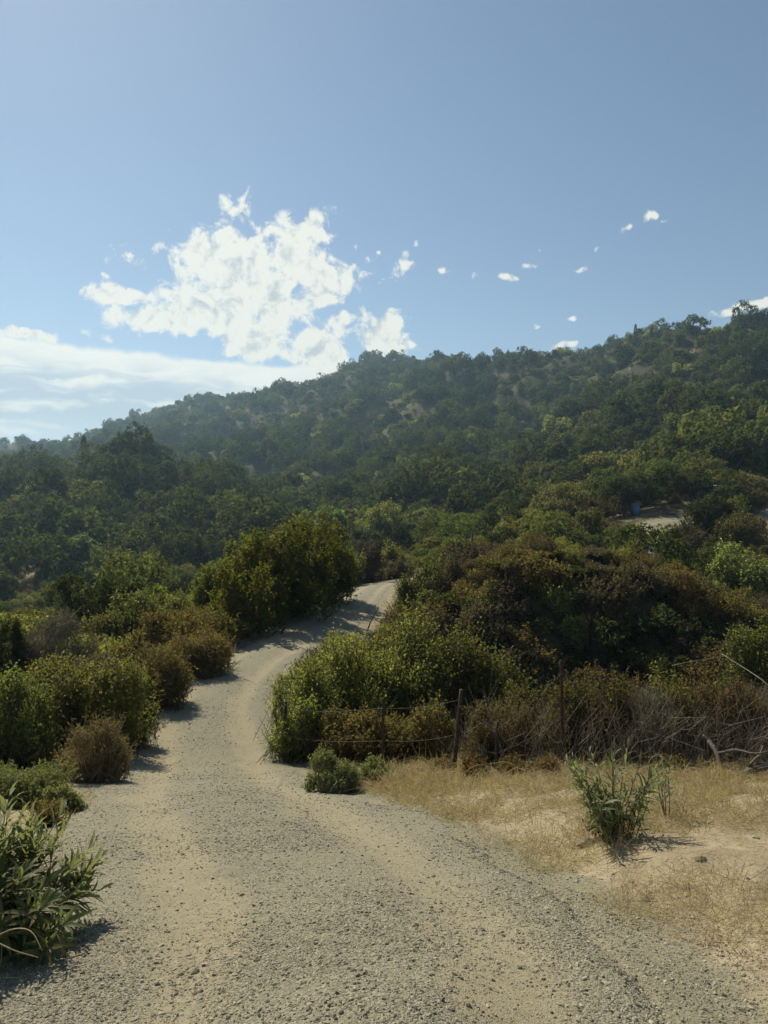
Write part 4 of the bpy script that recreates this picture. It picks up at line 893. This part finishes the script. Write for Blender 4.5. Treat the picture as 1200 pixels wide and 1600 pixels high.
def hillside():
    r = np.random.default_rng(32); P = candidate_points(); X, Y = P.T; Z = base_h(X, Y); rr = np.hypot(X, Y)
    e = np.full(len(X), 99.); m = rr < 150; e[m] = road_d(X[m], Y[m])[0]
    u, v = proj(X, Y, Z); b = bare_at(X, Y, Z, .9, 5.0*F/Y); wood = fbm(X/60, Y/60, 51, 4)+.25*fbm(X/14, Y/14, 52, 2)
    keep = (e > 3)*(b < .25)*(r.random(len(X)) < .88+.4*wood)
    keep *= ~((rr < 160)*((X-38)**2/100+(Y-99)**2/36 < 1))
    keep *= ~((np.abs(u-603) < 50)&(Y < 133))
    for (fx, fy, fr) in FOOT: keep *= ~((rr < 170)*(np.hypot(X-fx, Y-fy) < fr*.7))
    # hidden ground: skip what the ridge in front of it covers
    az = np.arctan2(X, Y); tan = (Z+7-CZ)/rr; vis = np.ones(len(X), bool); bins = ((az+.7)/.004).astype(int); order = np.argsort(rr); mx = {}
    RA = np.linspace(60, 1500, 170); AZ = -.7+.004*(np.arange(351)+.5); GX = RA[None]*np.sin(AZ[:, None]); GY = RA[None]*np.cos(AZ[:, None]); GT = (base_h(GX, GY)-CZ)/RA[None]; GM = np.maximum.accumulate(GT, 1)
    bi = np.clip(bins, 0, 350); ri = np.clip(((rr-60)/(RA[1]-RA[0])).astype(int)-1, 0, 169); vis = tan > GM[bi, ri]-.004
    keep = keep.astype(bool)&vis; X, Y, Z, rr, u, v, wood, tan = (q[keep] for q in (X, Y, Z, rr, u, v, wood, tan)); n = len(X)
    # kind by the wood density: tall oaks in the dense parts, scrub in the open ones
    w2 = wood+.06+r.normal(size=n)*.22; idx = np.where(w2 > .06, r.choice([0, 1, 2, 8, 3], n), np.where(w2 > -.12, r.choice([3, 4, 1, 0, 5], n), np.where(w2 > -.3, r.choice([4, 5, 6, 3], n), r.choice([5, 6, 7, 6], n))))
    idx = np.where((r.random(n) < .025)&(rr > 230), 9, idx); small = rr < 150; idx = np.where(small, r.choice([10, 11, 12, 11, 10], n), idx)
    s = (.6+1.1*r.random(n)**1.5)*np.where(rr < 160, .85, 1.14); rz = r.uniform(0, 6.28, n); sz = s*r.uniform(.85, 1.2, n)
    inview = (np.abs(u-600) < 590)&(v > 470)&(v < 1000)
    # the largest in view stand on their own, kind by kind; the rest is the wood beyond
    single = np.zeros(n, bool); lab = {0:'dark green oak', 1:'dark green oak', 2:'dark green oak', 8:'dark green oak', 3:'olive green oak', 4:'olive green oak', 5:'pale olive scrub tree', 6:'pale olive scrub tree', 7:'brown dry scrub bush', 10:'olive green oak', 11:'pale olive scrub tree', 12:'dark green oak', 9:'light yellow green tree'}
    size = np.array([t[2] for t in TREES])[idx]*s/rr
    for key, cap in (('dark green oak', 160), ('olive green oak', 110), ('pale olive scrub tree', 110), ('brown dry scrub bush', 30), ('light yellow green tree', 30)):
        km = np.array([lab[i] == key for i in idx])&inview; c = np.where(km)[0]; c = c[np.argsort(-size[c])][:cap]; single[c] = True
    nm = {'dark green oak':'oak_tree','olive green oak':'oak_tree','pale olive scrub tree':'scrub_tree','brown dry scrub bush':'scrub_bush','light yellow green tree':'light_tree'}
    ct = {'dark green oak':'tree','olive green oak':'tree','pale olive scrub tree':'tree','brown dry scrub bush':'bush','light yellow green tree':'tree'}
    LM = [(130,718,'the vertical bare streak'),(275,740,'the sandy spur cut'),(402,788,'the spur foot scar'),(603,810,'the wide pale valley tree'),(505,800,'the lime green valley trees'),(443,830,'the tall roadside bush'),(128,900,'the dark brow shrubs'),
      (45,890,'the bare brow bank'),(1157,680,'the tall slope conifer'),(995,800,'the blue cabin'),(1110,775,'the bright dirt patch'),(1040,815,'the far road bend'),(945,598,'the long bare strip'),(1082,553,'the ridge top scar'),(700,706,'the mid slope ledge'),
      (575,645,'the small shaded bare scar'),(638,578,'the skyline bare spot'),(760,850,'the grey mound brush'),(880,780,'the pale dry tree'),(1165,880,'the pale willow bush'),(985,870,'the bright rounded shrub'),(820,700,'the little valley ledge'),(1150,600,'the bare shelf by the edge'),(205,640,'the radio masts'),(560,690,'the dark mid slope conifer'),(20,800,'the spur end')]
    ORD = ['', 'nearest to it', 'second from it', 'third from it', 'fourth from it', 'fifth from it', 'sixth from it', 'seventh from it', 'eighth from it', 'ninth from it', 'tenth from it']
    fam = {}
    for i in np.where(single)[0]:
        k = lab[idx[i]]; ds = [math.hypot(u[i]-a[0], v[i]-a[1]) for a in LM]; j = int(np.argmin(ds)); dx, dy = u[i]-LM[j][0], v[i]-LM[j][1]
        hz_ = 'right of' if dx > 0 else 'left of'; vt_ = 'below' if dy > 0 else 'above'; side = hz_ if abs(dx) > 2.2*abs(dy) else vt_ if abs(dy) > 2.2*abs(dx) else {'above': 'upper ', 'below': 'lower '}[vt_]+hz_; px = size[i]*F
        fam.setdefault(('large ' if px > 42 else 'small ' if px < 20 else '')+k+' '+side+' '+LM[j][2], []).append((ds[j], i))
    for base, mem in fam.items():
        mem.sort()
        for rank, (_, i) in enumerate(mem):
            k = lab[idx[i]]; L = base if len(mem) == 1 else base+(', '+ORD[rank+1] if rank+1 < len(ORD) else ', %d trees off' % (rank+1))
            o = link(nm[k], TM[idx[i]], None, (X[i], Y[i], Z[i]-.25), rz[i]); o.scale = (s[i], s[i], sz[i]); tag(o, L, ct[k], k.replace('tree', 'trees').replace('oak', 'oaks').replace('bush', 'bushes')+' across the valley')
    q = ~single; src = []
    for i in range(len(TM)):
        c = [o for o in COL.objects if o.data == TM[i]]
        if not c: o = link('oak_tree', TM[i], None, (X[i]+5, Y[i], Z[i])); tag(o, 'solitary tree on the slope'); c = [o]
        src.append(c[0])
    scatter('woodland', np.stack([X, Y, Z-.25], -1)[q], np.stack([0*rz, 0*rz, rz], -1)[q], np.stack([s, s, sz], -1)[q], idx[q], src, 'dense oak woodland covering the far hillside', 'woodland')
    print('hill trees', n, 'single', single.sum())
    # low brush between the trees and on the near banks
    xs = []; 
    for (r0, r1, sp) in ((14, 62, 1.15), (62, 170, 2.4), (170, 420, 3.6), (420, 900, 5.5)):
        gx, gy = np.meshgrid(np.arange(-r1*.72, r1*.72, sp), np.arange(8, r1, sp)); gx = gx.ravel()+r.uniform(-.5, .5, gx.size)*sp; gy = gy.ravel()+r.uniform(-.5, .5, gy.size)*sp; ra = np.hypot(gx, gy); k = (ra > r0)*(ra <= r1)*(np.abs(gx) < gy*.72); xs.append(np.stack([gx[k], gy[k]], -1))
    Q = np.vstack(xs); X, Y = Q.T; rr = np.hypot(X, Y); Z = base_h(X, Y); e = np.full(len(X), 99.); m = rr < 150; e[m] = road_d(X[m], Y[m])[0]
    k = (e > np.where(rr < 30, .6, 1.5))&(bare_at(X, Y, Z, .9, 4) < .3)&~((X > -1.6)&(Y < 14.2))&~((X-38)**2/110+(Y-100)**2/45 < 1)&(r.random(len(X)) < np.where((X > .5)&(Y > 19.5)&(Y < 33.5), .97, .8))
    uu, vv = proj(X, Y, Z+.8); k &= ~((np.abs(uu-1020) < 34)&(vv < 905)&(vv > 800)&(Y > 40)&(Y < 96))
    X, Y, Z, rr = X[k], Y[k], Z[k], rr[k]; n = len(X); hh = np.where(rr < 62, r.uniform(.5, 1.05, n), r.uniform(.7, 1.5, n)*np.where(rr > 170, 1.5, 1)); s = np.where((X > .5)&(Y > 26.5)&(Y < 34), r.uniform(1.05, 1.85, n), np.where((X < -5)&(rr < 34), r.uniform(.7, 1.35, n), hh))
    z = r.uniform(0, 6.28, n); pat = fbm(X/6, Y/6, 61, 3)+r.normal(size=n)*.15
    mnd = (X > 1.5)&(Y >= 32)&(Y < 60); gul = (X > 0)&(Y > 15)&(Y < 32)
    ix = np.where(mnd&(r.random(n) < .85), r.choice([4, 4, 3, 6], n), np.where(gul&(r.random(n) < .9), np.where(Y > 26, r.choice([5, 5, 4, 6], n), 5), np.where(pat > .15, r.choice([0, 1], n), np.where(pat > -.12, r.choice([1, 2, 3], n), r.choice([3, 4], n)))))  # gully brush is mostly the dark leaved tuft, shade put into its colour
    scatter('undergrowth', np.stack([X, Y, Z-.08], -1), np.stack([0*z, 0*z, z], -1), np.stack([s*1.15, s*1.15, s], -1), ix, UNDER, 'low mixed chaparral brush filling the ground between the bushes', 'undergrowth')
    print('undergrowth', n)
UNDER = []
for i, (kd, lab) in enumerate([('coyote', 'low green brush tuft on the bank below the brow shrubs'), ('coyote2', 'low pale green brush tuft on the bank'), ('oak3', 'low dull olive brush tuft on the bank'), ('buckgreen', 'low brown green brush tuft on the bank'), ('purple', 'low grey brown brush tuft on the bank'), ('oak', 'low shade dark leaved tuft on the bank'), ('buck', 'low reddish brown tuft on the bank')]):  # the oak tuft's dark leaves paint shade into the gully brush
    r = np.random.default_rng(70+i); mt, L, W, up, per, sh_, cov, k, lob, tw = KIND[kd]; C, S = dome_lobes(r, 18, .72, .72, .9, .36)
    V, Q, a, b = crown(r, C, S, 3000, .075, .036, up, per, sh_, .4, .75, .02); X, Y = -9.5+.3*i, 24.0+1.7*i
    B = Bag(); B.add(V, Q); B.add(*twigs(a[::3]-(b-a)[::3], b[::3], .006, .003), m=1); o = link('brush_tuft', B.mesh('brush_tuft', [M[mt], M[tw]]), None, (X, Y, h1(X, Y)-.05)); tag(o, lab, 'brush'); UNDER.append(o)
hillside()
CM = [conifer_mesh(13, 3.4, 1), conifer_mesh(9, 2.4, 2)]
for i, (u, Y, vt, k, lab) in enumerate([(1157,185,640,0,'tall dark conifer on the slope near the picture edge'),(993,505,506,1,'pointed conifer standing above the ridge skyline'),(131,300,680,1,'small conifer on the low skyline of the spur'),(1018,515,512,1,'second pointed conifer on the skyline beside the first'),(905,585,548,1,'conifer breaking the skyline in the middle of the ridge'),(560,420,680,0,'dark conifer half way up the shaded slope')]):
    X = (u-600)/F*Y; z = float(base_h(np.array([X]), np.array([Y]))[0]); h = max(6, CZ+(800-vt)/F*Y-z); s = h/(13 if k == 0 else 9)
    o = link('pine_tree', CM[k], None, (X, Y, z), i); o.scale = (min(s, 1.2),)*2+(s,); tag(o, lab, 'tree')

# ------------------------------------------------------------------ small built things far off
def box(B, x0, x1, y0, y1, z0, z1, m=0, taper=0.0):
    V = np.array([(x0, y0, z0), (x1, y0, z0), (x1, y1, z0), (x0, y1, z0), (x0+taper, y0+taper, z1), (x1-taper, y0+taper, z1), (x1-taper, y1-taper, z1), (x0+taper, y1-taper, z1)])
    B.add(V, np.array([(3, 2, 1, 0), (4, 5, 6, 7), (0, 1, 5, 4), (1, 2, 6, 5), (2, 3, 7, 6), (3, 0, 4, 7)]), None, m)
def blue_box():
    Y = 101; X = (993-600)/F*Y; e = link('portable_toilet', None, None, (X, Y, h1(X, Y)-.1), R(20)); e.scale = (.8, .8, .8); tag(e, 'upright blue plastic cabin in the shade beside the far road', 'cabin')
    B = Bag(); box(B, -.55, .55, -.55, .55, .12, 2.0, 0, .05); link('wall', B.mesh('wall', [M['blue']]), e)
    B = Bag(); box(B, -.62, .62, -.62, .62, 0, .12, 0, .03); link('base', B.mesh('base', [M['dark']]), e)
    B = Bag(); box(B, -.58, .58, -.58, .58, 2.0, 2.08); box(B, -.56, .56, -.56, .56, 2.08, 2.25, 0, .22); link('roof', B.mesh('roof', [M['bluelid']]), e)
    B = Bag(); box(B, -.36, .36, -.575, -.535, .2, 1.85); d = link('door', B.mesh('door', [M['bluelid']]), e)
    B = Bag(); box(B, .24, .29, -.61, -.575, .95, 1.12); link('handle', B.mesh('handle', [M['dark']]), d)
blue_box()
def house(u, Y, rot, w, d, h, name, label):
    X = (u-600)/F*Y; e = link(name, None, None, (X, Y, h1(X, Y)-.1), R(rot)); tag(e, label, name)
    B = Bag(); box(B, -w/2, w/2, -d/2, d/2, 0, h); link('wall', B.mesh('wall', [M['white']]), e)
    V = np.array([(-w/2-.3, -d/2-.3, h), (w/2+.3, -d/2-.3, h), (w/2+.3, d/2+.3, h), (-w/2-.3, d/2+.3, h), (-w/2-.3, 0, h+.19*w), (w/2+.3, 0, h+.19*w)])
    B = Bag(); B.add(V, np.array([(0, 1, 5, 4), (2, 3, 4, 5), (3, 2, 1, 0)]), np.array([(0, 4, 3), (1, 2, 5)])); link('roof', B.mesh('roof', [M['roofing']]), e)
    for x in ((-w*.3, w*.3) if w > 5 else (w*.32,)):
        B = Bag(); box(B, x-.5, x+.5, -d/2-.03, -d/2+.02, 1.0, 2.1); f = link('window', B.mesh('window', [M['white']]), e); B = Bag(); box(B, x-.42, x+.42, -d/2-.045, -d/2-.03, 1.08, 2.02); link('pane', B.mesh('pane', [M['dark']]), f)
    B = Bag(); box(B, -.45, .45, -d/2-.04, -d/2+.02, 0, 2.05); link('door', B.mesh('door', [M['roofing']]), e)
house(1108, 112, -20, 3.0, 2.6, 1.75, 'shed', 'small pale roofed shed behind the dark round bush by the far road')
house(613, 150, 12, 8, 6, 2.7, 'house', 'small white house glimpsed under the wide pale valley tree')
def mast(u, Y, hgt, label):
    X = (u-600)/F*Y; z = float(base_h(np.array([X]), np.array([Y]))[0]); e = link('radio_mast', None, None, (X, Y, z)); tag(e, label, 'mast')
    for k in range(3):
        a = k*2.094; p = np.linspace([math.cos(a)*.9, math.sin(a)*.9, 0], [math.cos(a)*.2, math.sin(a)*.2, hgt], 5); B = Bag(); B.add(*tube(p, .16, 4)); link('leg', B.mesh('leg', [M['steel']]), e)
    for j in range(6):
        t = j/6; q = .9*(1-t)+.2*t; B = Bag(); ring = [(math.cos(k*2.094)*q, math.sin(k*2.094)*q, hgt*t) for k in (0, 1, 2, 0)]; B.add(*tube(np.array(ring), .09, 4)); link('brace', B.mesh('brace', [M['steel']]), e)
mast(203, 985, 26, 'thin radio mast on the ridge, the nearer to the picture edge'); mast(208, 990, 22, 'thin radio mast on the ridge, the shorter of the two')

# ------------------------------------------------------------------ haze: the air between here and the ridge
print('terrain z', TZ)
HAZE_TOP = TZ[1]+16
def haze():
    V = []; x, y0, y1, z0, z1 = 9500, -9500, 9500, -140, HAZE_TOP
    B = Bag(); box(B, -x, x, y0, y1, z0, z1); m = bpy.data.materials.new('haze'); m.use_nodes = True; N = NT(m.node_tree); N.n.clear()
    out = N.new('ShaderNodeOutputMaterial'); v = N.new('ShaderNodeVolumePrincipled'); v.inputs['Color'].default_value = (0.50, 0.76, 1.0, 1); v.inputs['Density'].default_value = 0.00024; v.inputs['Anisotropy'].default_value = 0.45
    N.l.new(v.outputs[0], out.inputs['Volume']); o = link('haze', B.mesh('haze', [m])); tag(o, 'thin blue haze in the air over the valley', 'haze', None, 'stuff')
haze()
